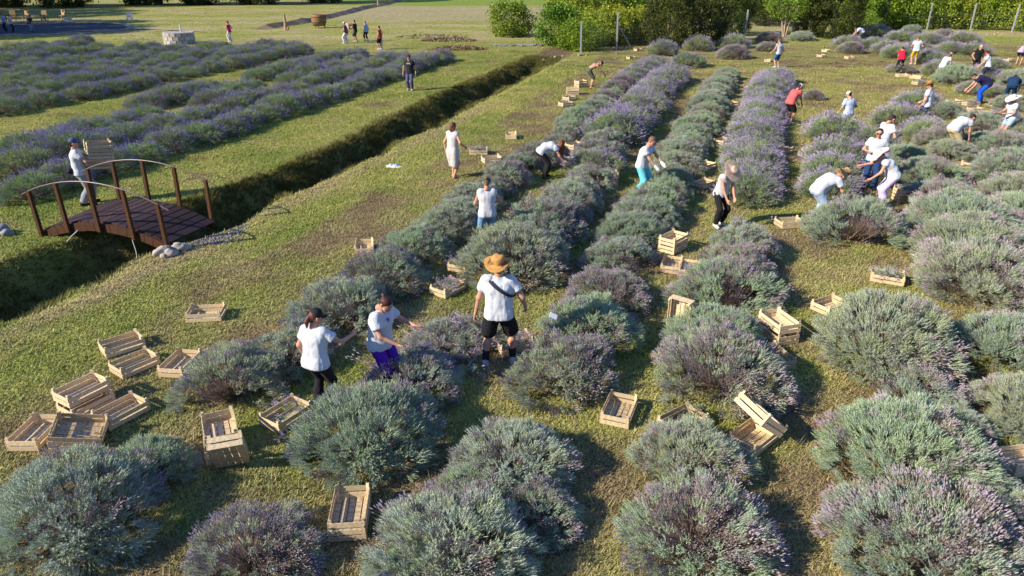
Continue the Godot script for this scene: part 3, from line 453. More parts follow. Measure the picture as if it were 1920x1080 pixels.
const SHRUBS := [
[-0.15,-68.06,"s",1.35,1.25,"round green bush alone on the meadow beyond the ditch"],
[3.72,-59.23,"s",1.1,1.3,"green bush at the left end of the hedge by the ditch"],
[5.12,-55.97,"v",0.9,0.8,"low bright bush behind the first fence post"],
[6.48,-59.23,"v",1,1,"bright vine-covered shrub, first from the left behind the near fence"],
[8.11,-60.1,"v",1,1,"bright vine-covered shrub, second from the left behind the near fence"],
[9.92,-61.92,"v",1,1,"bright vine-covered shrub, third from the left behind the near fence"],
[12.02,-64.85,"v",1,1,"bright vine-covered shrub, fourth from the left behind the near fence"],
[6.44,-74.16,"v",1.4,1.4,"bright yellow-green shrub on the bank, first of those left of the dark evergreens"],
[9.05,-78.35,"v",1.5,1.5,"bright yellow-green shrub on the bank, second of those left of the dark evergreens"],
[11.81,-79.85,"v",1.5,1.5,"bright yellow-green shrub on the bank, third of those left of the dark evergreens"],
[14.66,-83.02,"v",1.5,1.5,"bright yellow-green shrub on the bank, fourth of those left of the dark evergreens"],
[7.46,-90.16,"v",1.7,1.7,"bright yellow-green shrub on the bank, fifth of those left of the dark evergreens"],
[11.41,-96.35,"v",1.8,1.8,"bright yellow-green shrub on the bank, sixth of those left of the dark evergreens"],
[15.56,-98.6,"v",1.8,1.8,"bright yellow-green shrub on the bank, seventh of those left of the dark evergreens"],
[19.8,-98.6,"v",1.8,1.8,"bright yellow-green shrub on the bank, eighth of those left of the dark evergreens"],
[34.39,-75.51,"v",1.3,1.5,"tall yellow-green shrub, first from the left along the right-hand fence"],
[37.23,-76.9,"v",1.3,1.5,"tall yellow-green shrub, second from the left along the right-hand fence"],
[39.69,-77.62,"v",1.3,1.5,"tall yellow-green shrub, third from the left along the right-hand fence"],
[41.82,-77.62,"v",1.3,1.5,"tall yellow-green shrub, fourth from the left along the right-hand fence"],
[44.01,-77.62,"v",1.3,1.5,"tall yellow-green shrub, fifth from the left along the right-hand fence"],
[46.14,-77.62,"v",1.3,1.5,"tall yellow-green shrub, sixth from the left along the right-hand fence"],
[47.89,-76.9,"v",1.3,1.5,"tall yellow-green shrub, seventh from the left along the right-hand fence"],
[49.56,-76.2,"v",1.3,1.5,"tall yellow-green shrub, eighth from the left along the right-hand fence"],
[50.75,-74.83,"v",1.3,1.5,"tall yellow-green shrub, ninth from the left along the right-hand fence"],
[51.91,-73.5,"v",1.3,1.5,"tall yellow-green shrub, tenth from the left along the right-hand fence"],
[22.86,-88.27,"v",1.9,1.9,"large shrub in the back row of the overgrown bank, first from left"],
[28.52,-90.16,"v",1.9,1.9,"large shrub in the back row of the overgrown bank, second from left"],
[33.77,-92.14,"v",1.9,1.9,"large shrub in the back row of the overgrown bank, third from left"],
[45.64,-96.35,"v",1.9,1.9,"large shrub in the back row of the overgrown bank, fourth from left"],
[51.05,-97.46,"v",1.9,1.9,"large shrub in the back row of the overgrown bank, fifth from left"],
[55.94,-97.46,"v",1.9,1.9,"large shrub in the back row of the overgrown bank, sixth from left"],
[60.84,-97.46,"v",1.9,1.9,"large shrub in the back row of the overgrown bank, seventh from left"],
[65,-96.35,"v",1.9,1.9,"large shrub in the back row of the overgrown bank, eighth from left"],
[12.36,-58.38,"j",0.85,0.85,"dark evergreen behind the far lavender row, leftmost"],
[15.55,-60.99,"j",0.95,0.9,"dark evergreen behind the far lavender row, second from left"],
[20.57,-69.2,"j",0.8,0.9,"dark evergreen deep in shade left of the young tree"],
[28.72,-65.89,"j",1,0.95,"broad dark evergreen right of the young tree"],
[27.6,-69.2,"j",0.8,0.85,"dark evergreen between the young tree and the broad one"],
[28.18,-81.41,"j",1,1,"dark evergreen behind the young tree"],
[34.22,-71.6,"s",0.8,0.8,"small green bush at the foot of the broad evergreen"],
]
const FENCE_POSTS := [[4.92,-52.36,2.3],[7.93,-55.59,2.7],[20.2,-63.84,2.5],[25.88,-68.06,2.6],[37.94,-75.51,2.6],[42.04,-74.83,2.6],[46.03,-74.16,2.6],[48.59,-71.6,2.6],[50.86,-68.06,2.6]]

const TAU_ := PI * 2.0
var rng := RandomNumberGenerator.new()
var patch_noise := FastNoiseLite.new()
var fine_noise := FastNoiseLite.new()
var used := {}
var M := {}

# ------------------------------------------------------------------ mesh helpers
class MB:
	var v := PackedVector3Array()
	var n := PackedVector3Array()
	var c := PackedColorArray()
	var ix := PackedInt32Array()
	func tri(a: Vector3, b: Vector3, d: Vector3, col: Color) -> void:   # a b d counter-clockwise seen from outside
		var nn := (b - a).cross(d - a).normalized()
		var k := v.size()
		v.append_array([a, b, d]); n.append_array([nn, nn, nn]); c.append_array([col, col, col])
		ix.append_array([k, k + 2, k + 1])
	func quad(a: Vector3, b: Vector3, d: Vector3, e: Vector3, col: Color) -> void:
		var nn := (b - a).cross(e - a).normalized()
		var k := v.size()
		v.append_array([a, b, d, e]); n.append_array([nn, nn, nn, nn]); c.append_array([col, col, col, col])
		ix.append_array([k, k + 2, k + 1, k, k + 3, k + 2])
	func box(xf: Transform3D, s: Vector3, col: Color) -> void:
		var h := s * 0.5
		var p: Array[Vector3] = []
		for q in 8:
			p.append(xf * Vector3(h.x if q & 1 else -h.x, h.y if q & 2 else -h.y, h.z if q & 4 else -h.z))
		quad(p[4], p[5], p[7], p[6], col); quad(p[1], p[0], p[2], p[3], col)
		quad(p[5], p[1], p[3], p[7], col); quad(p[0], p[4], p[6], p[2], col)
		quad(p[6], p[7], p[3], p[2], col); quad(p[0], p[1], p[5], p[4], col)
	func tube(pts: Array, rads: Array, sides: int, col: Color) -> void:
		var k0 := v.size()
		var t0: Vector3 = (pts[1] - pts[0]).normalized()
		var ref := Vector3.RIGHT if absf(t0.x) < 0.8 else Vector3.BACK
		for i in pts.size():
			var a: Vector3 = pts[maxi(i - 1, 0)]
			var b: Vector3 = pts[mini(i + 1, pts.size() - 1)]
			var t := (b - a).normalized()
			var u := (ref - t * ref.dot(t)).normalized()
			var w := t.cross(u)
			for s in sides:
				var an := TAU * s / sides
				var d := u * cos(an) + w * sin(an)
				v.append(pts[i] + d * rads[i]); n.append(d); c.append(col)
		for i in pts.size() - 1:
			for s in sides:
				var s2 := (s + 1) % sides
				var p := k0 + i * sides
				ix.append_array([p + s, p + sides + s, p + s2, p + s2, p + sides + s, p + sides + s2])
		for e in 2:
			var at := k0 if e == 0 else k0 + (pts.size() - 1) * sides
			var kc := v.size()
			var nn := -t0 if e == 0 else (pts[-1] - pts[-2]).normalized() as Vector3
			v.append(pts[0] if e == 0 else pts[-1]); n.append(nn); c.append(col)
			for s in sides:
				v.append(v[at + s]); n.append(nn); c.append(col)
			for s in sides:
				var s2 := (s + 1) % sides
				if e == 0: ix.append_array([kc, kc + 1 + s, kc + 1 + s2])
				else: ix.append_array([kc, kc + 1 + s2, kc + 1 + s])
	func lathe(prof: Array, sides: int, xf: Transform3D, col: Color) -> void:   # prof: Vector2(radius, y) going from bottom/outside to the top
		var k0 := v.size()
		for i in prof.size():
			var t: Vector2 = (prof[mini(i + 1, prof.size() - 1)] - prof[maxi(i - 1, 0)])
			var nr := Vector2(t.y, -t.x).normalized()
			for s in sides:
				var an := TAU * s / sides
				v.append(xf * Vector3(cos(an) * prof[i].x, prof[i].y, sin(an) * prof[i].x))
				n.append((xf.basis * Vector3(cos(an) * nr.x, nr.y, sin(an) * nr.x)).normalized()); c.append(col)
		for i in prof.size() - 1:
			for s in sides:
				var s2 := (s + 1) % sides
				var p := k0 + i * sides
				ix.append_array([p + s, p + s2, p + sides + s, p + s2, p + sides + s2, p + sides + s])
	func join(o: MB, xf: Transform3D) -> void:
		var k := v.size()
		v.append_array(xf * o.v)
		var nx := Transform3D(xf.basis.orthonormalized(), Vector3.ZERO)
		n.append_array(nx * o.n); c.append_array(o.c)
		var m := o.ix.duplicate()
		for i in m.size(): m[i] += k
		ix.append_array(m)
	func recolor(col: Color) -> MB:
		c.fill(col)
		return self
	func mesh() -> ArrayMesh:
		var a := []
		a.resize(Mesh.ARRAY_MAX)
		a[Mesh.ARRAY_VERTEX] = v; a[Mesh.ARRAY_NORMAL] = n; a[Mesh.ARRAY_COLOR] = c; a[Mesh.ARRAY_INDEX] = ix
		var m := ArrayMesh.new()
		m.add_surface_from_arrays(Mesh.PRIMITIVE_TRIANGLES, a)
		return m

class Soup:   # loose leaf faces: flat shaded triangles with a colour per corner
	var v := PackedVector3Array()
	var c := PackedColorArray()
	func tri(a: Vector3, b: Vector3, d: Vector3, col: Color) -> void:
		v.append(a); v.append(b); v.append(d); c.append(col); c.append(col); c.append(col)
	func join(o: Soup, xf: Transform3D) -> void:
		v.append_array(xf * o.v); c.append_array(o.c)
	func mesh() -> ArrayMesh:
		var a := []
		a.resize(Mesh.ARRAY_MAX)
		a[Mesh.ARRAY_VERTEX] = v; a[Mesh.ARRAY_COLOR] = c
		var m := ArrayMesh.new()
		m.add_surface_from_arrays(Mesh.PRIMITIVE_TRIANGLES, a)
		return m

# ------------------------------------------------------------------ naming helpers
func numbered(called: String) -> String:
	var k: int = used.get(called, 0)
	used[called] = k + 1
	return called if k == 0 else "%s_%03d" % [called, k]

func thing(called: String, label: String, category: String, at := Vector3.ZERO, turn := 0.0, group := "") -> Node3D:
	var o := Node3D.new()
	o.name = numbered(called)
	add_child(o)
	o.position = at; o.rotation.y = turn
	o.set_meta("label", label); o.set_meta("category", category)
	if group: o.set_meta("group", group)
	return o

func part(called: String, m: Mesh, mat: Material, parent: Node3D, stuff := false) -> MeshInstance3D:
	var o := MeshInstance3D.new()
	o.name = called
	o.mesh = m; o.material_override = mat
	parent.add_child(o, true)
	if stuff: o.set_meta("kind", "stuff")
	return o

func solo(called: String, m: Mesh, mat: Material, label: String, category: String, at := Vector3.ZERO, group := "") -> MeshInstance3D:
	var o := MeshInstance3D.new()
	o.name = numbered(called)
	o.mesh = m; o.material_override = mat
	add_child(o)
	o.position = at
	o.set_meta("label", label); o.set_meta("category", category)
	if group: o.set_meta("group", group)
	return o

func struct(called: String, m: Mesh, mat: Material, kind := "structure") -> MeshInstance3D:
	var o := MeshInstance3D.new()
	o.name = numbered(called)
	o.mesh = m; o.material_override = mat
	add_child(o)
	o.set_meta("kind", kind)
	return o

func vmat(rough := 0.85, back := 0.0, spec := 0.3) -> StandardMaterial3D:
	var m := StandardMaterial3D.new()
	m.vertex_color_use_as_albedo = true
	m.roughness = rough
	m.metallic_specular = spec
	m.cull_mode = BaseMaterial3D.CULL_DISABLED
	if back > 0.0:
		m.backlight_enabled = true
		m.backlight = Color(back, back, back)
	return m

func noise_tex(freq: float, seed_: int, lo: Color, mid: Color, hi: Color, oct := 5, size := 512) -> NoiseTexture2D:
	var t := NoiseTexture2D.new()
	var f := FastNoiseLite.new()
	f.noise_type = FastNoiseLite.TYPE_SIMPLEX_SMOOTH
	f.frequency = freq; f.seed = seed_; f.fractal_octaves = oct
	t.noise = f; t.width = size; t.height = size; t.seamless = true
	var g := Gradient.new()
	g.set_color(0, lo); g.set_color(1, hi); g.add_point(0.5, mid)
	t.color_ramp = g
	return t

func grey(x: float) -> Color:
	return Color(x, x, x)

func textured(rough: float, lo: float, hi: float, freq: float, scale_: Vector3, seed_: int) -> StandardMaterial3D:
	var m := vmat(rough)
	m.albedo_texture = noise_tex(freq, seed_, grey(lo), grey((lo + hi) * 0.5), grey(hi))
	m.uv1_triplanar = true
	m.uv1_scale = scale_
	return m

# ------------------------------------------------------------------ lie of the land
const DITCH := [[0.0, -15.0, -12.3], [5.0, -13.4, -10.7], [10.7, -11.6, -8.95], [14.0, -10.45, -7.75], [17.5, -8.65, -6.45], [21.0, -7.1, -5.05], [24.4, -6.05, -3.95], [30.0, -4.75, -2.35], [34.8, -3.66, -1.0], [42.0, -1.3, 1.3], [48.0, 0.4, 2.9], [60.0, 3.5, 6.0]]

func ditch_at(d: float) -> Vector2:
	for k in DITCH.size() - 1:
		if d < DITCH[k + 1][0]:
			var t: float = clampf((d - DITCH[k][0]) / (DITCH[k + 1][0] - DITCH[k][0]), 0.0, 1.0)
			return Vector2(lerpf(DITCH[k][1], DITCH[k + 1][1], t), lerpf(DITCH[k][2], DITCH[k + 1][2], t))
	return Vector2(1000, 1001)

func ditch_u(x: float, z: float) -> float:
	var e := ditch_at(-z)
	return (x - e.x) / (e.y - e.x)

func ground_y(x: float, z: float) -> float:
	var y := patch_noise.get_noise_2d(x * 1.2, z * 1.2) * 0.05
	y *= clampf((x + 40.0) * 0.2, 0.3, 1.0)
	if z > -56.0 and z < 6.0:
		var w := fine_noise.get_noise_2d(x * 2.0, z * 2.0)
		var u := ditch_u(x, z) + w * 0.10 + patch_noise.get_noise_2d(x * 6.0, z * 6.0 + 200.0) * 0.22
		var depth := (0.92 - 0.006 * maxf(-z - 16.0, 0.0)) * (1.0 - smoothstep(47.0, 53.0, -z))
		if u > -0.12 and u < 1.15:
			var p := smoothstep(-0.12, 0.38, u) * (1.0 - smoothstep(0.48, 1.14, u))
			y -= p * depth * (1.0 + w * 0.12)
		elif u >= 1.0 and u < 2.0:
			y += 0.0
	return y

func grass_col(x: float, z: float) -> Color:
	var a := patch_noise.get_noise_2d(x * 3.0 + 70.0, z * 3.0) * 0.6 + patch_noise.get_noise_2d(x * 11.0, z * 11.0 + 40.0) * 0.55
	var b := patch_noise.get_noise_2d(x * 5.0 - 90.0, z * 5.0 + 11.0) * 0.6 + fine_noise.get_noise_2d(x * 1.5, z * 1.5) * 0.6
	var green := Color(0.245, 0.30, 0.07)
	var yellow := Color(0.44, 0.42, 0.13)
	var tan_ := Color(0.45, 0.36, 0.20)
	var soil := Color(0.19, 0.135, 0.09)
	var col := green.lerp(yellow, clampf(0.5 + a * 1.1, 0.0, 1.0))
	var dry := clampf(b * 1.6 - 0.18, 0.0, 0.8)
	var e := ditch_at(-z)
	if z > -60.0:
		var u := (x - e.x) / (e.y - e.x)
		if u > 1.0 and u < 1.5 and z > -34.0:                       # dry thatch along the crest of the near bank
			dry = maxf(dry, (1.0 - absf(u - 1.2) / 0.3) * clampf(0.75 + b, 0.0, 0.95))
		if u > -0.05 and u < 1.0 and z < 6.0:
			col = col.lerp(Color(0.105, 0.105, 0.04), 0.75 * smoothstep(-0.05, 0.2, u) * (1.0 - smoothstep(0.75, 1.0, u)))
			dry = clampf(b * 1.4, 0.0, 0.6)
		if x > e.y + 2.3:                                           # trodden ground between the rows
			dry = maxf(dry, clampf(b * 1.3 + 0.45, 0.0, 0.9))
			var worn := clampf(0.25 + b * 1.5 + 0.8 * fine_noise.get_noise_2d(x * 2.6 + 9.0, z * 2.6), 0.0, 0.75)
			tan_ = tan_.lerp(Color(0.22, 0.15, 0.095), worn)
			green = green.lerp(Color(0.17, 0.19, 0.05), 0.6)
			col = col.lerp(green, 0.35)
			if x > 7.0 and z < -20.0: col = col.lerp(yellow, 0.45)
	col = col.lerp(tan_, dry)
	col = col.lerp(soil, clampf(fine_noise.get_noise_2d(x * 0.9 + 300.0, z * 0.9) * 1.5 - 0.45, 0.0, 0.5) if z > -60.0 else 0.0)
	if z > -60.0 and z < -44.0:
		var uu := (x - e.x) / (e.y - e.x)
		col = col.lerp(Color(0.26, 0.19, 0.13), 0.85 * smoothstep(-47.0, -51.0, z) * smoothstep(-60.0, -55.0, z) * smoothstep(-0.1, 0.2, uu) * (1.0 - smoothstep(0.9, 1.2, uu)))
	if z < -56.0:
		var far := smoothstep(56.0, 66.0, -z)
		var v := patch_noise.get_noise_2d(x * 1.3 + 500.0, z * 2.6) + 0.6 * patch_noise.get_noise_2d(x * 5.0, z * 9.0)
		col = col.lerp(Color(0.40, 0.43, 0.11).lerp(Color(0.58, 0.50, 0.26), clampf(0.4 + v * 1.6, 0.0, 1.0)), far)
	if z < -62.0:                                                   # the far meadow is mown in broad strips
		var s := patch_noise.get_noise_2d(x * 0.4, z * 1.6) * 14.0
		var q := -z + s + x * 0.2
		var strip := smoothstep(82.0, 90.0, q) * (1.0 - smoothstep(118.0, 124.0, q))
		if x > -26.0: col = col.lerp(Color(0.55, 0.47, 0.30), strip * 0.7)
		var g2 := smoothstep(122.0, 128.0, q)
		if x > -34.0: col = col.lerp(Color(0.29, 0.41, 0.08), g2 * 0.85)
	return col

func build_ground() -> void:
	var xs := PackedFloat32Array()
	var zs := PackedFloat32Array()
	var x := -700.0
	while x < 700.0:
		xs.append(x)
		x += 0.22 if x > -16.5 and x < 8.0 else (0.8 if x > -60.0 and x < 60.0 else (4.0 if absf(x) < 160.0 else 60.0))
	var z := 30.0
	while z > -1200.0:
		zs.append(z)
		z -= 0.25 if z < 0.0 and z > -56.0 else (0.9 if z > -160.0 else 60.0)
	var v := PackedVector3Array(); var c := PackedColorArray(); var ix := PackedInt32Array()
	var nx := xs.size()
	for zz in zs:
		for xx in xs:
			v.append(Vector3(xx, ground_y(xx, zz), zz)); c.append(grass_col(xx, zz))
	for j in zs.size() - 1:
		for i in nx - 1:
			var p := j * nx + i
			ix.append_array([p, p + nx, p + 1, p + 1, p + nx, p + nx + 1])
	var st := SurfaceTool.new()
	var a := []
	a.resize(Mesh.ARRAY_MAX)
	a[Mesh.ARRAY_VERTEX] = v; a[Mesh.ARRAY_COLOR] = c; a[Mesh.ARRAY_INDEX] = ix
	st.create_from_arrays(a)
	st.generate_normals()
	var m := vmat(0.95, 0.0, 0.1)
	m.albedo_texture = noise_tex(0.045, 4, Color(0.40, 0.40, 0.38), Color(0.84, 0.84, 0.82), Color(1, 1, 1), 6, 1024)
	m.uv1_triplanar = true; m.uv1_world_triplanar = true; m.uv1_scale = Vector3(0.43, 0.43, 0.43)
	m.heightmap_enabled = true
	m.heightmap_texture = noise_tex(0.06, 9, Color(0, 0, 0), Color(0.5, 0.5, 0.5), Color(1, 1, 1), 5, 512)
	m.heightmap_scale = 3.0
	struct("ground", st.commit(), m)

func build_grass() -> void:
	# three kinds of tuft, each blade a thin face
	var protos: Array[ArrayMesh] = []
	for kind in 2:
		var s := Soup.new()
		for b in (9 if kind == 0 else 12):
			var an := rng.randf() * TAU
			var base := Vector3(rng.randf_range(-1, 1), 0, rng.randf_range(-1, 1)) * (0.05 if kind == 0 else 0.06)
			var len := rng.randf_range(0.03, 0.06) if kind == 0 else rng.randf_range(0.12, 0.3)
			var out := Vector3(cos(an), rng.randf_range(0.35, 1.3) if kind == 0 else rng.randf_range(0.8, 2.0), sin(an)).normalized()
			var side := Vector3(-sin(an), 0, cos(an)) * (0.006 if kind == 0 else 0.009)
			var g := rng.randf_range(0.7, 1.3)
			s.tri(base - side, base + side, base + out * len, Color(g, g * rng.randf_range(0.92, 1.05), g * 0.9))
		protos.append(s.mesh())
	var bm := vmat(0.8, 0.25, 0.2)
	var xf: Array[Transform3D] = []
	var cl: Array[Color] = []
	var count := 0
	while count < 230000:
		count += 1
		var f := pow(rng.randf(), 1.25)
		var d := lerpf(4.2, 46.0, f)
		var dist := d * 0.9085 + 2.36
		var x := rng.randf_range(-0.79, 0.79) * dist
		if x < ditch_at(d).x - 9.0 and (d < 26.0 or rng.randf() < 0.5): continue
		var z := -d
		var u := ditch_u(x, z)
		if u > 0.05 and u < 0.85: continue
		var col := grass_col(x, z)
		if col.r > col.g * 1.22 and rng.randf() < 0.55: continue
		var sc := rng.randf_range(0.7, 1.4) * (1.0 + d * 0.012)
		xf.append(Transform3D(Basis(Vector3.UP, rng.randf() * TAU).scaled(Vector3(sc, sc * rng.randf_range(0.6, 1.2), sc)), Vector3(x, ground_y(x, z) - 0.004, z)))
		cl.append(col * rng.randf_range(0.8, 1.3))
	scatter("grass", protos[0], bm, xf, cl, "short mown grass between the rows and the ditch", "grass")
	xf = []; cl = []
	for i in 32000:
		var d := rng.randf_range(4.5, 52.0)
		var e := ditch_at(d)
		var u := rng.randf_range(-0.14, 0.88)
		var x := lerpf(e.x, e.y, u)
		var sc := rng.randf_range(0.5, 1.15)
		if d > 13.4 and d < 16.8: sc *= 0.6
		xf.append(Transform3D(Basis(Vector3.UP, rng.randf() * TAU).scaled(Vector3(sc, sc * 0.8, sc)), Vector3(x, ground_y(x, -d) - 0.01, -d)))
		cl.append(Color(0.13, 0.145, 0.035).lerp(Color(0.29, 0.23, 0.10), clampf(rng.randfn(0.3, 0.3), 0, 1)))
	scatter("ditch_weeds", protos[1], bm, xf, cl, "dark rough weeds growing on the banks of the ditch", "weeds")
	build_tall_grass(bm, protos[1])

func build_tall_grass(bm: Material, m: ArrayMesh) -> void:
	var xf: Array[Transform3D] = []
	var cl: Array[Color] = []
	for b in BUSHES:
		if b[1] < -30.0 or b[0] < ditch_at(-b[1]).x: continue
		for k in 26:
			var an := rng.randf() * TAU
			var r: float = b[2] * rng.randf_range(0.75, 1.35)
			var x: float = b[0] + cos(an) * r
			var z: float = b[1] + sin(an) * r
			var sc := rng.randf_range(0.3, 0.75)
			xf.append(Transform3D(Basis(Vector3.UP, an).scaled(Vector3(sc, sc * rng.randf_range(0.6, 1.3), sc)), Vector3(x, ground_y(x, z) - 0.01, z)))
			cl.append(Color(0.2, 0.25, 0.06).lerp(Color(0.45, 0.36, 0.2), rng.randf()))
	scatter("tall_grass", m, bm, xf, cl, "taller grass and dry stalks left standing round the bushes", "grass")
	xf = []; cl = []
	for i in 45000:
		var d := lerpf(46.0, 120.0, pow(rng.randf(), 1.3))
		var x := rng.randf_range(-0.8, 0.8) * (d * 0.9085 + 2.36)
		var sc := rng.randf_range(0.5, 1.3)
		var col := grass_col(x, -d)
		if fine_noise.get_noise_2d(x * 0.6, d * 1.6) < -0.05: continue
		xf.append(Transform3D(Basis(Vector3.UP, rng.randf() * TAU).scaled(Vector3(sc * 1.6, sc * 0.45, sc * 1.6)), Vector3(x, ground_y(x, -d) - 0.01, -d)))
		cl.append(col * rng.randf_range(0.75, 1.25))
	scatter("meadow_grass", m, bm, xf, cl, "mown grass of the far meadow", "grass")

func scatter(called: String, m: Mesh, mat: Material, xf: Array[Transform3D], cl: Array[Color], label: String, cat: String) -> void:
	var mm := MultiMesh.new()
	mm.transform_format = MultiMesh.TRANSFORM_3D
	mm.use_colors = true
	mm.mesh = m
	mm.instance_count = xf.size()
	for i in xf.size():
		mm.set_instance_transform(i, xf[i]); mm.set_instance_color(i, cl[i])
	var o := MultiMeshInstance3D.new()
	o.name = called
	o.multimesh = mm; o.material_override = mat
	add_child(o)
	o.set_meta("kind", "stuff"); o.set_meta("label", label); o.set_meta("category", cat)

# ------------------------------------------------------------------ lavender
func rdir(spread: float) -> Vector3:
	return Vector3(rng.randfn(0, spread), 1.0, rng.randfn(0, spread)).normalized()

func leafy_tuft(col: Color, n: int, len0: float, leaf_len := 0.042, leaf_w := 0.0085) -> Soup:
	var s := Soup.new()
	for k in n:
		var base := Vector3(rng.randf_range(-0.05, 0.05), 0, rng.randf_range(-0.05, 0.05))
		var dir := rdir(0.16)
		var ln := len0 * rng.randf_range(0.7, 1.25)
		var tint := rng.randf_range(0.75, 1.25)
		var cc := Color(col.r * tint, col.g * tint, col.b * tint)
		var an := rng.randf() * TAU
		for q in 9:
			var t := 0.25 + 0.75 * q / 8.0
			an += 2.2
			var rad := Vector3(cos(an), 0.15, sin(an))
			var ld := (dir * (0.9 + 0.5 * t) + rad * (1.0 - 0.55 * t)).normalized()
			var side := dir.cross(ld).normalized() * leaf_w * 0.5
			var p := base + dir * ln * t
			s.tri(p - side, p + side, p + ld * leaf_len * rng.randf_range(0.7, 1.15), cc)
	return s

func flower_fan(stem: Color, head: Color, n: int, lo: float, hi: float, spread: float, head_len := 0.055, fat := 0.016) -> Soup:
	var s := Soup.new()
	for k in n:
		var base := Vector3(rng.randf_range(-0.05, 0.05), 0, rng.randf_range(-0.05, 0.05))
		var dir := rdir(spread)
		var ln := rng.randf_range(lo, hi)
		var side := dir.cross(Vector3(rng.randf() - 0.5, 0.1, rng.randf() - 0.5)).normalized()
		var tip := base + dir * ln
		s.tri(base - side * 0.003, base + side * 0.003, tip, stem * rng.randf_range(0.8, 1.2))
		var hue := rng.randf_range(0.75, 1.3)
		var hc := Color(head.r * hue, head.g * hue * rng.randf_range(0.9, 1.1), head.b * hue)
		var s2 := dir.cross(side)
		var hl := head_len * rng.randf_range(0.75, 1.3)
		for w in 3:
			var a := side.rotated(dir, w * PI / 3.0) * fat * 0.5
			var mid := tip + dir * hl * 0.35
			s.tri(mid - a, mid + a, tip + dir * hl, hc)
			s.tri(mid + a, mid - a, tip - dir * hl * 0.1, hc)
	return s

func align(dir: Vector3, at: Vector3, sc: float) -> Transform3D:
	var y := dir.normalized()
	var x := y.cross(Vector3(sin(at.x * 91.0), 0.31, cos(at.z * 77.0))).normalized()
	var z := x.cross(y)
	return Transform3D(Basis(x * sc, y * sc, z * sc), at)

var tufts := {}
func make_tufts() -> void:
	var sage := Color(0.395, 0.45, 0.345)
	var blue := Color(0.375, 0.44, 0.36)
	var bright := Color(0.36, 0.43, 0.22)
	var dusk := Color(0.43, 0.365, 0.43)
	tufts.leaf = []; tufts.faded = []; tufts.fan = []; tufts.green = []; tufts.stick = []
	for k in 3:
		tufts.leaf.append(leafy_tuft(sage, 14, 0.13, 0.048, 0.0078)); tufts.leaf.append(leafy_tuft(blue, 14, 0.12, 0.048, 0.0078)); tufts.leaf.append(leafy_tuft(sage.lerp(bright, 0.5), 14, 0.14, 0.048, 0.0078))
		tufts.green.append(leafy_tuft(Color(0.32, 0.40, 0.17), 8, 0.17, 0.06, 0.011)); tufts.green.append(leafy_tuft(Color(0.33, 0.40, 0.24), 8, 0.16, 0.06, 0.011))
		tufts.faded.append(flower_fan(Color(0.25, 0.22, 0.17), dusk, 18, 0.12, 0.22, 0.16, 0.05, 0.013))
		tufts.faded.append(flower_fan(Color(0.25, 0.22, 0.17), Color(0.44, 0.38, 0.38), 18, 0.1, 0.2, 0.16, 0.05, 0.012))
		tufts.fan.append(flower_fan(Color(0.26, 0.32, 0.15), Color(0.44, 0.375, 0.54), 16, 0.24, 0.46, 0.2, 0.075, 0.017))
		tufts.fan.append(flower_fan(Color(0.26, 0.32, 0.15), Color(0.47, 0.42, 0.53), 16, 0.2, 0.42, 0.22, 0.065, 0.016))
		tufts.stick.append(flower_fan(Color(0.3, 0.235, 0.18), Color(0.38, 0.32, 0.35), 16, 0.3, 0.52, 0.1, 0.06, 0.014))

func pick(list: Array) -> Soup:
	return list[rng.randi() % list.size()]

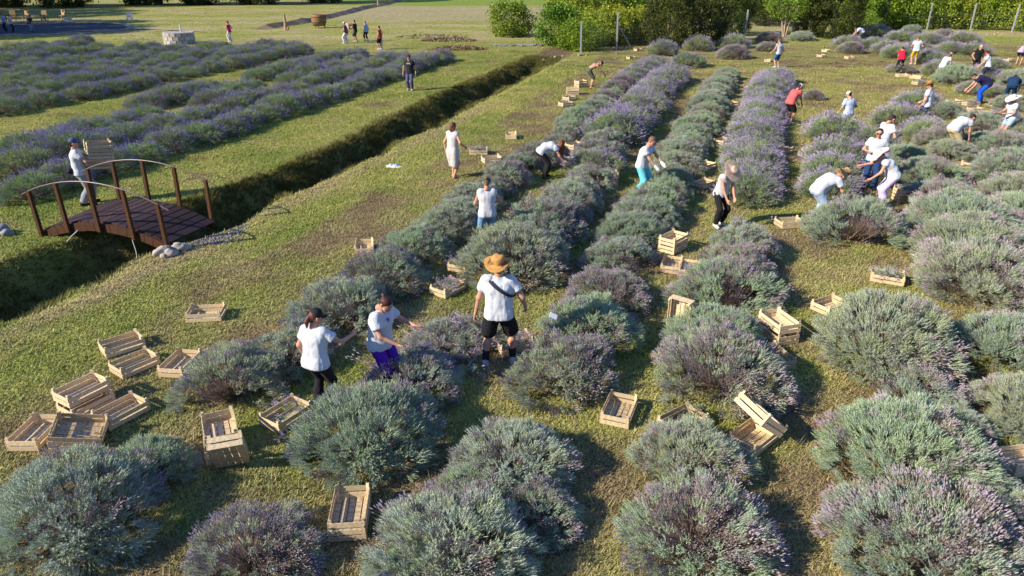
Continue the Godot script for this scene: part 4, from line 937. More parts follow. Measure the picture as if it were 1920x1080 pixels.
var bush_kinds := {}
func make_bush(kind: String) -> Dictionary:
	var leaves := Soup.new(); var flowers := Soup.new()
	var wood := MB.new()
	var lobes := []
	var fl := kind == "F" or kind == "Q"
	var nl := 30 if not fl else 20
	var gap := rng.randf() * TAU
	var gap_w: float = {"O": 0.62, "W": 0.0, "M": 0.3}.get(kind, 0.0)
	if kind == "O": gap = 1.25
	var face := Vector3(cos(gap), 0.75, sin(gap)).normalized()
	for k in nl:
		var y := 0.1 + 0.9 * (k + 0.5) / nl
		var r := sqrt(maxf(0.0, 1.0 - y * y))
		var an := k * 2.39996 + rng.randf_range(-0.3, 0.3)
		var d := Vector3(cos(an) * r, y, sin(an) * r)
		if d.dot(face) > 1.0 - gap_w * 0.42 and gap_w > 0.0: continue
		var ctr := Vector3(d.x * 0.68, 0.04 + d.y * 0.66, d.z * 0.68) * rng.randf_range(0.84, 1.1)
		lobes.append([d, ctr, rng.randf_range(0.17, 0.29)])
	# woody framework
	for l in lobes:
		var p: Vector3 = l[1]
		var a := Vector3(rng.randf_range(-0.08, 0.08), -0.05, rng.randf_range(-0.08, 0.08))
		var mid := a.lerp(p, 0.5) + Vector3(p.x, -0.1, p.z) * 0.18
		wood.tube([a, mid, p], [0.022, 0.015, 0.008], 5, Color(0.17, 0.125, 0.09) * rng.randf_range(0.8, 1.2))
	var core := 14
	for k in core:   # low dead shoots that close the inside
		var an := TAU * k / core
		for j in 5:
			var d := Vector3(cos(an + j * 0.2), 0.25 + j * 0.35, sin(an + j * 0.2)).normalized()
			flowers.join(pick(tufts.stick), align(d, d * 0.12, 0.75))
	if kind == "O" or kind == "W":
		var ns := 90 if kind == "O" else 150
		for k in ns:
			var d := Vector3(rng.randfn(0, 0.45), rng.randf_range(0.4, 1.0), rng.randfn(0, 0.45))
			if kind == "O": d = (d * 0.55 + face).normalized()
			else: d = d.normalized()
			var ln := rng.randf_range(0.55, 0.85)
			var a := Vector3(rng.randf_range(-0.1, 0.1), 0.0, rng.randf_range(-0.1, 0.1))
			var tip := a + d * ln
			wood.tube([a, a.lerp(tip, 0.55) + Vector3(0, -0.03, 0), tip], [0.01, 0.007, 0.004], 3, Color(0.37, 0.28, 0.2) * rng.randf_range(0.7, 1.25))
			if rng.randf() < (0.35 if kind == "O" else 0.8): flowers.join(pick(tufts.stick), align(d, tip - d * 0.25, rng.randf_range(0.7, 1.0)))
	var pf: float = {"G": 0.17, "M": 0.42, "P": 0.78, "O": 0.2, "W": 0.55}.get(kind, 0.0)
	for l in lobes:
		var d: Vector3 = l[0]
		var per := 23 if not fl else 13
		var lobe_f := clampf(pf + rng.randfn(0.0, 0.22), 0.0, 1.0)
		if kind == "W" and d.y > 0.55: per = 7
		for k in per:
			var q := Vector3(rng.randfn(0, 1), rng.randfn(0, 1), rng.randfn(0, 1)).normalized()
			if q.dot(d) < -0.15: q = q - d * 2.0 * q.dot(d)
			var at: Vector3 = l[1] + q * l[2] * rng.randf_range(0.8, 1.0)
			if at.y < 0.02: at.y = 0.02 + rng.randf() * 0.06
			var dir := (q * 0.45 + d * 0.55 + Vector3.UP * 0.42).normalized()
			if fl:
				leaves.join(pick(tufts.green), align(dir, at * 0.92, rng.randf_range(0.9, 1.3)))
			elif rng.randf() < lobe_f:
				flowers.join(pick(tufts.faded), align(dir, at, rng.randf_range(0.8, 1.15)))
			else:
				leaves.join(pick(tufts.leaf), align(dir, at, rng.randf_range(0.8, 1.2)))
	if fl:
		var nf := 118 if kind == "F" else 62
		for k in nf:
			var y := rng.randf_range(0.02, 1.0)
			var r := sqrt(1.0 - y * y)
			var an := rng.randf() * TAU
			var d := Vector3(cos(an) * r, y, sin(an) * r)
			flowers.join(pick(tufts.fan), align((d + Vector3.UP * 0.35).normalized(), Vector3(d.x * 0.62, 0.08 + d.y * 0.6, d.z * 0.62), rng.randf_range(0.85, 1.15)))
	return {"leaves": leaves.mesh(), "flowers": flowers.mesh(), "wood": wood.mesh()}

func build_bushes() -> void:
	make_tufts()
	for k in ["G", "G", "G", "G", "M", "M", "M", "M", "P", "P", "O", "O", "W", "W", "F", "F", "F", "F", "Q", "Q", "Q"]:
		if not bush_kinds.has(k): bush_kinds[k] = []
		bush_kinds[k].append(make_bush(k))
	M.leaf = vmat(0.75, 0.34, 0.25)
	M.flower = vmat(0.85, 0.34, 0.15)
	var leaf_mats := []
	for q in [Color(1, 1, 1), Color(0.98, 0.97, 0.94), Color(0.91, 0.94, 0.92), Color(0.95, 0.99, 0.93)]:
		var lm := vmat(0.75, 0.34, 0.25)
		lm.albedo_color = q
		leaf_mats.append(lm)
	var tris := 0
	for k in bush_kinds:
		for d in bush_kinds[k]:
			for m in d: tris += d[m].surface_get_array_len(0) / 3
	print("bush triangles ", tris)
	M.bark = vmat(0.9)
	var seen := {}
	for b in BUSHES:
		var k: String = b[4]
		var i: int = seen.get(k, rng.randi() % 3)
		seen[k] = i + 1
		var proto: Dictionary = bush_kinds[k][i % bush_kinds[k].size()]
		var left: bool = b[0] < ditch_at(-b[1]).x
		var o := thing("lavender_bush", b[5], "lavender bush", Vector3(b[0], ground_y(b[0], b[1]) - 0.02, b[1]), (-0.33 + rng.randf_range(-0.25, 0.25) + (PI if rng.randf() < 0.5 and k != "O" else 0.0)), "lavender bushes of the left field" if left else "lavender bushes of the right field")
		var wide := 1.04 if left else (0.9 if b[1] < -16.5 else (1.02 if b[1] < -8.0 else 1.0))
		o.scale = Vector3(b[2] * wide, b[2] * b[3] * (0.95 if k != "F" or left else 0.9), b[2] * (wide * 1.24 if b[1] < -8.0 and not k in ["P", "W", "O"] else wide))
		part("foliage", proto.leaves, leaf_mats[rng.randi() % 4], o, true)
		part("flower_spikes", proto.flowers, M.flower, o, true)
		part("woody_stems", proto.wood, M.bark, o, true)

# ------------------------------------------------------------------ crates
var crate_protos: Array[Node3D] = []
func make_crate(tone: Color) -> Node3D:
	var o := Node3D.new()
	var L := 0.60; var W := 0.40; var H := 0.165
	var ms := {}
	for kind in [["bottom", Vector3(L - 0.03, 0.008, 0.066)], ["side", Vector3(L, 0.066, 0.009)], ["end", Vector3(0.009, 0.066, W - 0.02)]]:
		var b := MB.new()
		b.box(Transform3D(), kind[1], Color(1, 1, 1))
		ms[kind[0]] = b.mesh()
	var post := MB.new()   # three-cornered corner block
	var a := Vector3(0, 0, 0); var e := Vector3(0.038, 0, 0); var f := Vector3(0, 0, 0.038); var up := Vector3(0, 0.195, 0)
	post.quad(a, e, e + up, a + up, Color(1, 1, 1)); post.quad(e, f, f + up, e + up, Color(1, 1, 1)); post.quad(f, a, a + up, f + up, Color(1, 1, 1))
	post.tri(a + up, e + up, f + up, Color(1, 1, 1)); post.tri(a, f, e, Color(1, 1, 1))
	var pm := post.mesh()
	for k in 5:
		var p := part("bottom_slat", ms.bottom, wood_mat(tone), o)
		p.position = Vector3(0, 0.012, (k - 2) * 0.078)
	for s in [-1.0, 1.0]:
		for k in 2:
			var p := part("side_slat", ms.side, wood_mat(tone), o)
			p.position = Vector3(0, 0.04 + k * 0.085, s * (W * 0.5 - 0.0045))
			p.rotation.y = rng.randf_range(-0.004, 0.004)
			p = part("end_slat", ms.end, wood_mat(tone), o)
			p.position = Vector3(s * (L * 0.5 - 0.006), 0.04 + k * 0.085, 0)
		for t in [-1.0, 1.0]:
			var p := part("corner_post", pm, wood_mat(tone), o)
			p.position = Vector3(s * (L * 0.5 - 0.011), 0.004, t * (W * 0.5 - 0.0095))
			var yaw := 0.0
			if s > 0 and t < 0: yaw = -PI / 2
			elif s > 0 and t > 0: yaw = PI
			elif s < 0 and t > 0: yaw = PI / 2
			p.rotation.y = yaw
	return o

var wood_mats := []
func wood_mat(tone: Color) -> StandardMaterial3D:
	if wood_mats.is_empty():
		var t := noise_tex(0.02, 21, Color(0.62, 0.52, 0.42), Color(0.9, 0.87, 0.82), Color(1, 1, 1), 5, 512)
		for k in 8:
			var m := StandardMaterial3D.new()
			var g := 0.58 + 0.065 * k
			m.albedo_color = Color(0.82 * g, 0.68 * g * (1.0 + 0.02 * (k % 3)), 0.49 * g).linear_to_srgb()
			m.albedo_texture = t
			m.uv1_triplanar = true
			m.uv1_scale = Vector3(1.6, 9.0, 1.6) if k % 2 else Vector3(2.2, 7.0, 9.0)
			m.uv1_offset = Vector3(k * 0.37, k * 0.21, 0)
			m.roughness = 0.75
			wood_mats.append(m)
	return wood_mats[clampi(int(tone.r * 8.0) + rng.randi_range(-1, 3), 0, 7)]

func put_crate(at: Vector3, rot: Vector3, label: String) -> Node3D:
	var o: Node3D = crate_protos[rng.randi() % crate_protos.size()].duplicate()
	o.name = numbered("wooden_crate")
	add_child(o)
	o.position = at
	o.rotation = rot
	o.set_meta("label", label); o.set_meta("category", "crate"); o.set_meta("group", "wooden fruit crates")
	return o

var fills := {}
func make_fill(kind: String) -> ArrayMesh:
	var s := Soup.new()
	var n := 46 if kind != "cut" else 20
	for k in n:
		var at := Vector3(rng.randf_range(-0.22, 0.22), rng.randf_range(0.03, 0.15 if kind != "cut" else 0.07), rng.randf_range(-0.13, 0.13))
		var an := rng.randf() * TAU
		var d := Vector3(cos(an), rng.randf_range(0.05, 0.6), sin(an)).normalized()
		if kind == "heap":
			s.join(pick(tufts.leaf) if rng.randf() < 0.65 else pick(tufts.faded), align(d, at + Vector3(0, 0.03, 0), 0.85))
		elif kind == "purple":
			s.join(pick(tufts.fan) if rng.randf() < 0.5 else pick(tufts.faded), align(d, at, 0.55))
		else:
			s.join(pick(tufts.fan) if rng.randf() < 0.4 else pick(tufts.leaf), align(d, at, 0.5))
	return s.mesh()

func build_crates() -> void:
	for k in 4:
		crate_protos.append(make_crate(Color(0.25 + 0.2 * k, 0, 0)))
	for k in ["cut", "heap", "purple"]: fills[k] = [make_fill(k), make_fill(k)]
	var word := {"cut": "a few cut sprigs", "heap": "grey-green cuttings", "purple": "cut purple lavender"}
	for c in CRATES:
		var y: float = ground_y(c[0], c[1]) + 0.012 + 0.18 * c[3]
		var rot := Vector3(0, deg_to_rad(c[2]), 0)
		var b := Basis.from_euler(rot)
		match c[4]:
			"tip":
				b = b * Basis(Vector3(0, 0, 1), deg_to_rad(-13)) * Basis(Vector3(1, 0, 0), deg_to_rad(16)); y -= 0.02
			"tip2":
				b = b * Basis(Vector3(1, 0, 0), deg_to_rad(-38)); y = ground_y(c[0], c[1]) + 0.34
			"stand":
				b = b * Basis(Vector3(0, 0, 1), deg_to_rad(-58)); y += 0.27
			"end":
				b = b * Basis(Vector3(0, 0, 1), deg_to_rad(90)); y += 0.30
		var o := put_crate(Vector3(c[0], y, c[1]), b.get_euler(), c[6])
		if c[5]:
			var f := solo("lavender_bundle", fills[c[5]][rng.randi() % 2], M.flower, " ".join((word[c[5]] + " inside the " + c[6]).split(" ").slice(0, 16)), "lavender bundle", o.position + Vector3(0, 0.012, 0), "cut lavender lying in crates")
			f.rotation = o.rotation
	# the five crates that the man by the footbridge carries
	pass

# ------------------------------------------------------------------ bodies: tapered capsules joined by a smooth minimum, meshed as surface nets
func sdf(bones: Array, cell: float, k: float, cuts := []) -> MB:   # a bone with a fifth entry ends flat; cuts are [point, outward normal]
	var lo := Vector3(1e9, 1e9, 1e9); var hi := -lo
	var minr := cell * 0.9
	for b in bones:
		var r: float = maxf(maxf(b[2], b[3]), minr) + cell * 2.0
		lo = lo.min(b[0] - Vector3(r, r, r)).min(b[1] - Vector3(r, r, r))
		hi = hi.max(b[0] + Vector3(r, r, r)).max(b[1] + Vector3(r, r, r))
	var nx := int((hi.x - lo.x) / cell) + 2
	var ny := int((hi.y - lo.y) / cell) + 2
	var nz := int((hi.z - lo.z) / cell) + 2
	var sy := nx; var sz := nx * ny
	var f := PackedFloat32Array()
	f.resize(nx * ny * nz); f.fill(1.0)
	for b in bones:
		var a: Vector3 = b[0]; var e: Vector3 = b[1]
		var ra: float = maxf(b[2], minr); var rb: float = maxf(b[3], minr)
		var m := maxf(ra, rb) + k + cell * 1.5
		var x0 := maxi(0, int((minf(a.x, e.x) - m - lo.x) / cell)); var x1 := mini(nx - 1, int((maxf(a.x, e.x) + m - lo.x) / cell) + 1)
		var y0 := maxi(0, int((minf(a.y, e.y) - m - lo.y) / cell)); var y1 := mini(ny - 1, int((maxf(a.y, e.y) + m - lo.y) / cell) + 1)
		var z0 := maxi(0, int((minf(a.z, e.z) - m - lo.z) / cell)); var z1 := mini(nz - 1, int((maxf(a.z, e.z) + m - lo.z) / cell) + 1)
		var bx := e.x - a.x; var by := e.y - a.y; var bz := e.z - a.z
		var inv := 1.0 / maxf(bx * bx + by * by + bz * bz, 1e-8)
		var dr := rb - ra
		var flat: bool = b.size() > 4
		var bl := sqrt(bx * bx + by * by + bz * bz)
		for iz in range(z0, z1 + 1):
			var pz := lo.z + iz * cell - a.z
			for iy in range(y0, y1 + 1):
				var py := lo.y + iy * cell - a.y
				var c0 := py * by + pz * bz
				var at := iz * sz + iy * sy + x0
				for ixx in range(x0, x1 + 1):
					var px := lo.x + ixx * cell - a.x
					var h0 := (px * bx + c0) * inv
					var h := clampf(h0, 0.0, 1.0)
					var dx := px - bx * h; var dy := py - by * h; var dz := pz - bz * h
					var d := sqrt(dx * dx + dy * dy + dz * dz) - ra - dr * h
					if flat: d = maxf(d, (h0 - 1.0) * bl)
					var cur := f[at]
					var df := cur - d
					if df > k: f[at] = d
					elif df > -k:
						var hh := 0.5 + 0.5 * df / k
						f[at] = cur + (d - cur) * hh - k * hh * (1.0 - hh)
					at += 1
	for ct in cuts:
		var cp: Vector3 = ct[0] - lo; var cn: Vector3 = ct[1]
		var at := 0
		for iz in nz:
			for iy in ny:
				var base := (iy * cell - cp.y) * cn.y + (iz * cell - cp.z) * cn.z - cp.x * cn.x
				for ixx in nx:
					var d := base + ixx * cell * cn.x
					if d > f[at]: f[at] = d
					at += 1
	var out := MB.new()
	var vi := PackedInt32Array()
	vi.resize(f.size()); vi.fill(-1)
	var lim := cell * 2.2
	for iz in range(0, nz - 1):
		for iy in range(0, ny - 1):
			for ixx in range(0, nx - 1):
				var at := iz * sz + iy * sy + ixx
				var f0 := f[at]
				if f0 > lim or f0 < -lim: continue
				var f1 := f[at + 1]; var f2 := f[at + sy]; var f3 := f[at + sy + 1]
				var f4 := f[at + sz]; var f5 := f[at + sz + 1]; var f6 := f[at + sz + sy]; var f7 := f[at + sz + sy + 1]
				var s := int(f0 < 0) + int(f1 < 0) + int(f2 < 0) + int(f3 < 0) + int(f4 < 0) + int(f5 < 0) + int(f6 < 0) + int(f7 < 0)
				if s == 0 or s == 8: continue
				var sum := Vector3.ZERO; var cnt := 0
				if (f0 < 0) != (f1 < 0): sum += Vector3(f0 / (f0 - f1), 0, 0); cnt += 1
				if (f2 < 0) != (f3 < 0): sum += Vector3(f2 / (f2 - f3), 1, 0); cnt += 1
				if (f4 < 0) != (f5 < 0): sum += Vector3(f4 / (f4 - f5), 0, 1); cnt += 1
				if (f6 < 0) != (f7 < 0): sum += Vector3(f6 / (f6 - f7), 1, 1); cnt += 1
				if (f0 < 0) != (f2 < 0): sum += Vector3(0, f0 / (f0 - f2), 0); cnt += 1
				if (f1 < 0) != (f3 < 0): sum += Vector3(1, f1 / (f1 - f3), 0); cnt += 1
				if (f4 < 0) != (f6 < 0): sum += Vector3(0, f4 / (f4 - f6), 1); cnt += 1
				if (f5 < 0) != (f7 < 0): sum += Vector3(1, f5 / (f5 - f7), 1); cnt += 1
				if (f0 < 0) != (f4 < 0): sum += Vector3(0, 0, f0 / (f0 - f4)); cnt += 1
				if (f1 < 0) != (f5 < 0): sum += Vector3(1, 0, f1 / (f1 - f5)); cnt += 1
				if (f2 < 0) != (f6 < 0): sum += Vector3(0, 1, f2 / (f2 - f6)); cnt += 1
				if (f3 < 0) != (f7 < 0): sum += Vector3(1, 1, f3 / (f3 - f7)); cnt += 1
				vi[at] = out.v.size()
				out.v.append(lo + (Vector3(ixx, iy, iz) + sum / cnt) * cell)
				out.n.append(Vector3(f1 + f3 + f5 + f7 - f0 - f2 - f4 - f6, f2 + f3 + f6 + f7 - f0 - f1 - f4 - f5, f4 + f5 + f6 + f7 - f0 - f1 - f2 - f3).normalized())
	out.c.resize(out.v.size()); out.c.fill(Color(1, 1, 1))
	for iz in range(1, nz - 1):
		for iy in range(1, ny - 1):
			for ixx in range(1, nx - 1):
				var at := iz * sz + iy * sy + ixx
				if vi[at] < 0: continue
				var ins := f[at] < 0
				for ax in 3:
					var st := 1 if ax == 0 else (sy if ax == 1 else sz)
					if ins == (f[at + st] < 0): continue
					var s1 := sy if ax == 0 else (sz if ax == 1 else 1)
					var s2 := sz if ax == 0 else (1 if ax == 1 else sy)
					var p0 := vi[at]; var p1 := vi[at - s1]; var p2 := vi[at - s1 - s2]; var p3 := vi[at - s2]
					if p1 < 0 or p2 < 0 or p3 < 0: continue
					if ins: out.ix.append_array([p0, p2, p1, p0, p3, p2])
					else: out.ix.append_array([p0, p1, p2, p0, p2, p3])
	return out

func ik(a: Vector3, b: Vector3, l1: float, l2: float, pole: Vector3) -> Array:   # [middle joint, end that can be reached]
	var d := b - a
	var dist := clampf(d.length(), 0.05, (l1 + l2) * 0.995)
	var dir := d.normalized()
	var e := a + dir * dist
	var x := (l1 * l1 - l2 * l2 + dist * dist) / (2.0 * dist)
	var y := sqrt(maxf(0.0, l1 * l1 - x * x))
	var pp := (pole - dir * pole.dot(dir)).normalized()
	return [a + dir * x + pp * y, e]

var heads := {}
func head_shape(cell: float) -> MB:
	var key := "h%.4f" % cell
	if heads.has(key): return heads[key]
	var b := [
		[Vector3(0, 0.025, 0.03), Vector3(0, 0.03, -0.012), 0.083, 0.078], [Vector3(0, 0.06, 0.0), Vector3(0, 0.06, 0.02), 0.065, 0.065],
		[Vector3(0, -0.04, -0.02), Vector3(0, -0.088, -0.058), 0.056, 0.026], [Vector3(-0.034, -0.03, -0.05), Vector3(0.034, -0.03, -0.05), 0.034, 0.034],
		[Vector3(0, 0.01, -0.088), Vector3(0, -0.03, -0.106), 0.009, 0.014], [Vector3(-0.035, 0.026, -0.078), Vector3(0.035, 0.026, -0.078), 0.014, 0.014],
		[Vector3(-0.082, -0.015, 0.012), Vector3(-0.089, 0.02, 0.022), 0.012, 0.014], [Vector3(0.082, -0.015, 0.012), Vector3(0.089, 0.02, 0.022), 0.012, 0.014],
		[Vector3(-0.018, -0.062, -0.086), Vector3(0.018, -0.062, -0.086), 0.009, 0.009], [Vector3(0, -0.07, 0.022), Vector3(0, -0.15, 0.035), 0.052, 0.054]]
	var m := sdf(b, cell, 0.016)
	for i in m.v.size():
		var p := m.v[i]
		var col := Color(1, 1, 1)
		for s in [-1.0, 1.0]:
			if p.z < -0.05 and p.distance_to(Vector3(s * 0.031, 0.008, -0.085)) < 0.013: col = Color(0.12, 0.1, 0.1)
			if p.z < -0.05 and absf(p.y - 0.032) < 0.006 and absf(p.x - s * 0.034) < 0.022: col = Color(0.35, 0.25, 0.2)
		if p.z < -0.075 and absf(p.y + 0.063) < 0.011 and absf(p.x) < 0.026: col = Color(0.85, 0.55, 0.55)
		m.c[i] = col
	heads[key] = m
	return m

func hand_shape(side: float, cell: float) -> MB:   # hangs down -y from the wrist, thumb towards -z, palm towards the body
	var key := "a%.0f%.4f" % [side, cell]
	if heads.has(key): return heads[key]
	var b := []
	for k in 4:
		var z := -0.030 + k * 0.020
		var root := Vector3(0, -0.03, z * 0.6)
		var kn := Vector3(0, -0.092 + absf(k - 1.2) * 0.004, z)
		var ln: float = [0.036, 0.042, 0.039, 0.029][k]
		var in_ := -side
		var p1 := kn + Vector3(in_ * 0.008, -ln, z * 0.08)
		var p2 := p1 + Vector3(in_ * 0.018, -ln * 0.62, 0)
		var p3 := p2 + Vector3(in_ * 0.018, -ln * 0.36, 0)
		b.append([root, kn, 0.0145, 0.0115]); b.append([kn, p1, 0.0098, 0.0088]); b.append([p1, p2, 0.0088, 0.0082]); b.append([p2, p3, 0.0082, 0.007])
	b.append([Vector3(0, 0.02, 0), Vector3(0, -0.03, 0), 0.027, 0.028])
	b.append([Vector3(-side * 0.004, -0.028, -0.016), Vector3(-side * 0.012, -0.055, -0.044), 0.015, 0.011])
	b.append([Vector3(-side * 0.012, -0.055, -0.044), Vector3(-side * 0.018, -0.085, -0.054), 0.0105, 0.008])
	var m := sdf(b, cell, 0.006)
	heads[key] = m
	return m

const COL := {
	"tee": Color(0.52, 0.55, 0.60), "tank": Color(0.5, 0.51, 0.54), "dress": Color(0.50, 0.48, 0.48), "bluegrey": Color(0.42, 0.48, 0.60), "coral": Color(0.58, 0.11, 0.11), "greytank": Color(0.42, 0.43, 0.47),
	"crimson": Color(0.55, 0.015, 0.05), "black": Color(0.018, 0.017, 0.02), "navytee": Color(0.018, 0.018, 0.06), "petrol": Color(0.015, 0.04, 0.10), "petroldark": Color(0.012, 0.05, 0.11), "mauve": Color(0.4, 0.3, 0.4),
	"charcoal": Color(0.03, 0.03, 0.038), "magenta": Color(0.5, 0.02, 0.16), "plum": Color(0.12, 0.06, 0.11), "skyblue": Color(0.26, 0.42, 0.7), "brick": Color(0.42, 0.07, 0.045), "leggings": Color(0.022, 0.02, 0.026),
	"purple": Color(0.10, 0.02, 0.33), "denim": Color(0.15, 0.31, 0.52), "denimlight": Color(0.3, 0.4, 0.55), "turquoise": Color(0.13, 0.5, 0.55), "olive": Color(0.09, 0.10, 0.07), "jeans": Color(0.36, 0.47, 0.64), "lilac": Color(0.6, 0.48, 0.74),
	"navy": Color(0.02, 0.05, 0.14), "beige": Color(0.55, 0.47, 0.26), "blue": Color(0.03, 0.10, 0.28), "darkgrey": Color(0.08, 0.08, 0.09), "darknavy": Color(0.02, 0.025, 0.06), "mustard": Color(0.6, 0.36, 0.03), "mint": Color(0.45, 0.68, 0.68),
	"royal": Color(0.01, 0.08, 0.48), "slate": Color(0.09, 0.09, 0.15), "greytrouser": Color(0.26, 0.27, 0.3), "white": Color(0.56, 0.56, 0.57), "grey": Color(0.4, 0.4, 0.42), "brown": Color(0.16, 0.09, 0.05),
	"redbrown": Color(0.10, 0.035, 0.02), "darkred": Color(0.05, 0.018, 0.014), "auburn": Color(0.14, 0.04, 0.012), "dark": Color(0.025, 0.016, 0.012), "blond": Color(0.5, 0.38, 0.22)}

var cloth_mats := {}
func cloth(name_: String) -> StandardMaterial3D:
	if not cloth_mats.has(name_):
		var m := StandardMaterial3D.new()
		m.albedo_color = (COL[name_] as Color).linear_to_srgb()
		m.roughness = 0.9
		m.metallic_specular = 0.2
		m.rim_enabled = true; m.rim = 0.15
		cloth_mats[name_] = m
	return cloth_mats[name_]

func folds(m: MB, amp: float, freq: float, sd: float) -> MB:   # soft creases in cloth
	for i in m.v.size():
		var p := m.v[i]
		var w := fine_noise.get_noise_3d(p.x * freq + sd, p.y * freq * 0.3, p.z * freq) + 0.9 * fine_noise.get_noise_3d(p.x * freq * 0.45 + p.y * freq * 0.2, p.y * freq * 0.35 + sd, p.z * freq * 0.45)
		m.v[i] = p + m.n[i] * (w * 0.62 + 0.3) * amp
	return m

func smooth_mesh(m: MB) -> ArrayMesh:
	var st := SurfaceTool.new()
	var a := []
	a.resize(Mesh.ARRAY_MAX)
	a[Mesh.ARRAY_VERTEX] = m.v; a[Mesh.ARRAY_COLOR] = m.c; a[Mesh.ARRAY_INDEX] = m.ix
	st.create_from_arrays(a)
	st.generate_normals()
	return st.commit()

func hat_mesh(kind: String) -> MB:
	var b := MB.new()
	var straw := Color(0.5, 0.3, 0.1)
	if kind.begins_with("cap"):
		var col: Color = {"cap_black": Color(0.02, 0.02, 0.025), "cap_white": Color(0.6, 0.59, 0.57), "cap_blue": Color(0.06, 0.09, 0.17), "cap_darkred": Color(0.09, 0.02, 0.025), "cap_burgundy": Color(0.12, 0.02, 0.04)}[kind]
		b.lathe([Vector2(0.097, 0.035), Vector2(0.100, 0.06), Vector2(0.096, 0.09), Vector2(0.08, 0.122), Vector2(0.05, 0.142), Vector2(0.012, 0.150), Vector2(0.0, 0.153)], 16, Transform3D(Basis(), Vector3(0, 0, 0.012)), col)
		for q in 8:   # visor
			var a0 := lerpf(-1.15, 1.15, q / 8.0); var a1 := lerpf(-1.15, 1.15, (q + 1) / 8.0)
			var i0 := Vector3(sin(a0) * 0.096, 0.042, 0.012 - cos(a0) * 0.096); var i1 := Vector3(sin(a1) * 0.096, 0.042, 0.012 - cos(a1) * 0.096)
			var o0 := Vector3(sin(a0) * 0.092, 0.026 + 0.02 * absf(cos(a0)) - 0.012, -0.02 - cos(a0) * 0.145); var o1 := Vector3(sin(a1) * 0.092, 0.026 + 0.02 * absf(cos(a1)) - 0.012, -0.02 - cos(a1) * 0.145)
			b.quad(i1, i0, o0, o1, col); b.quad(i0 - Vector3(0, 0.005, 0), i1 - Vector3(0, 0.005, 0), o1 - Vector3(0, 0.005, 0), o0 - Vector3(0, 0.005, 0), col * 0.9)
			b.quad(o1, o0, o0 - Vector3(0, 0.005, 0), o1 - Vector3(0, 0.005, 0), col)
		return b
	var R := 0.19; var curl := 0.25; var hgt := 0.125; var col := straw
	match kind:
		"straw_cowboy": R = 0.205; curl = 1.5; col = Color(0.50, 0.27, 0.085)
		"sun_straw": R = 0.26; curl = 0.15; hgt = 0.10; col = Color(0.62, 0.45, 0.29)
		"sun_white": R = 0.25; curl = 0.9; hgt = 0.115; col = Color(0.62, 0.60, 0.56)
		"straw_cap": R = 0.17; curl = -1.6; hgt = 0.12; col = Color(0.52, 0.32, 0.13)
		"straw_brown": R = 0.17; curl = 0.9; hgt = 0.12; col = Color(0.42, 0.2, 0.07)
	var prof := [Vector2(0.094, 0.048), Vector2(R * 0.75, 0.044), Vector2(R - 0.004, 0.040), Vector2(R, 0.0435), Vector2(R - 0.004, 0.047), Vector2(R * 0.75, 0.050), Vector2(0.104, 0.055), Vector2(0.1, 0.075), Vector2(0.094, 0.05 + hgt * 0.75), Vector2(0.075, 0.045 + hgt), Vector2(0.04, 0.05 + hgt), Vector2(0.0, 0.046 + hgt)]
	b.lathe(prof, 28, Transform3D(Basis().scaled(Vector3(0.96, 1, 1.08)), Vector3(0, 0, 0.01)), col)
	for i in b.v.size():
		var p := b.v[i]
		var r := Vector2(p.x, p.z).length()
		var over := clampf((r - 0.1) / maxf(R - 0.1, 0.01), 0.0, 1.0)
		p.y += over * over * curl * (p.x * p.x / (R * R)) * 0.055 - over * over * 0.028 * (1.0 if curl > 0.0 else 1.3) * (1.0 - p.x * p.x / (R * R)) + over * 0.008 * sin(atan2(p.z, p.x) * 5.0)
		if curl < 0.0: p.y += over * curl * 0.035
		if p.y > 0.045 + hgt * 0.8 and kind == "straw_cowboy": p.y -= 0.028 * clampf(1.0 - absf(p.x) / 0.045, 0.0, 1.0)   # pinched crown
		b.v[i] = p
		var w := 0.5 + 0.5 * sin(r * 420.0 + p.y * 500.0)
		b.c[i] = b.c[i] * (0.85 + 0.25 * w)
	if kind.begins_with("straw") or kind == "sun_straw":
		for i in b.v.size():
			var r := Vector2(b.v[i].x, b.v[i].z - 0.01).length()
			if r > 0.088 and r < 0.107 and b.v[i].y < 0.083 and b.v[i].y > 0.052: b.c[i] = Color(0.16, 0.09, 0.05) if kind != "sun_straw" else Color(0.32, 0.17, 0.22)
	return b

func hair_shape(kind: String, cell: float) -> MB:
	var b := [[Vector3(0, 0.05, 0.016), Vector3(0, 0.045, 0.032), 0.088, 0.088], [Vector3(0, 0.0, 0.05), Vector3(0, -0.035, 0.055), 0.07, 0.052]]
	match kind:
		"bun": b.append([Vector3(0, 0.09, 0.115), Vector3(0, 0.085, 0.13), 0.04, 0.036])
		"pony": b.append([Vector3(0, 0.02, 0.115), Vector3(0.01, -0.06, 0.145), 0.03, 0.034]); b.append([Vector3(0.01, -0.06, 0.145), Vector3(0.015, -0.15, 0.13), 0.034, 0.014])
		"bob":
			for s in [-1.0, 1.0]: b.append([Vector3(s * 0.06, 0.03, 0.03), Vector3(s * 0.065, -0.09, 0.045), 0.04, 0.032])
			b.append([Vector3(0, 0, 0.06), Vector3(0, -0.12, 0.07), 0.06, 0.045])
	return sdf(b, cell, 0.02)

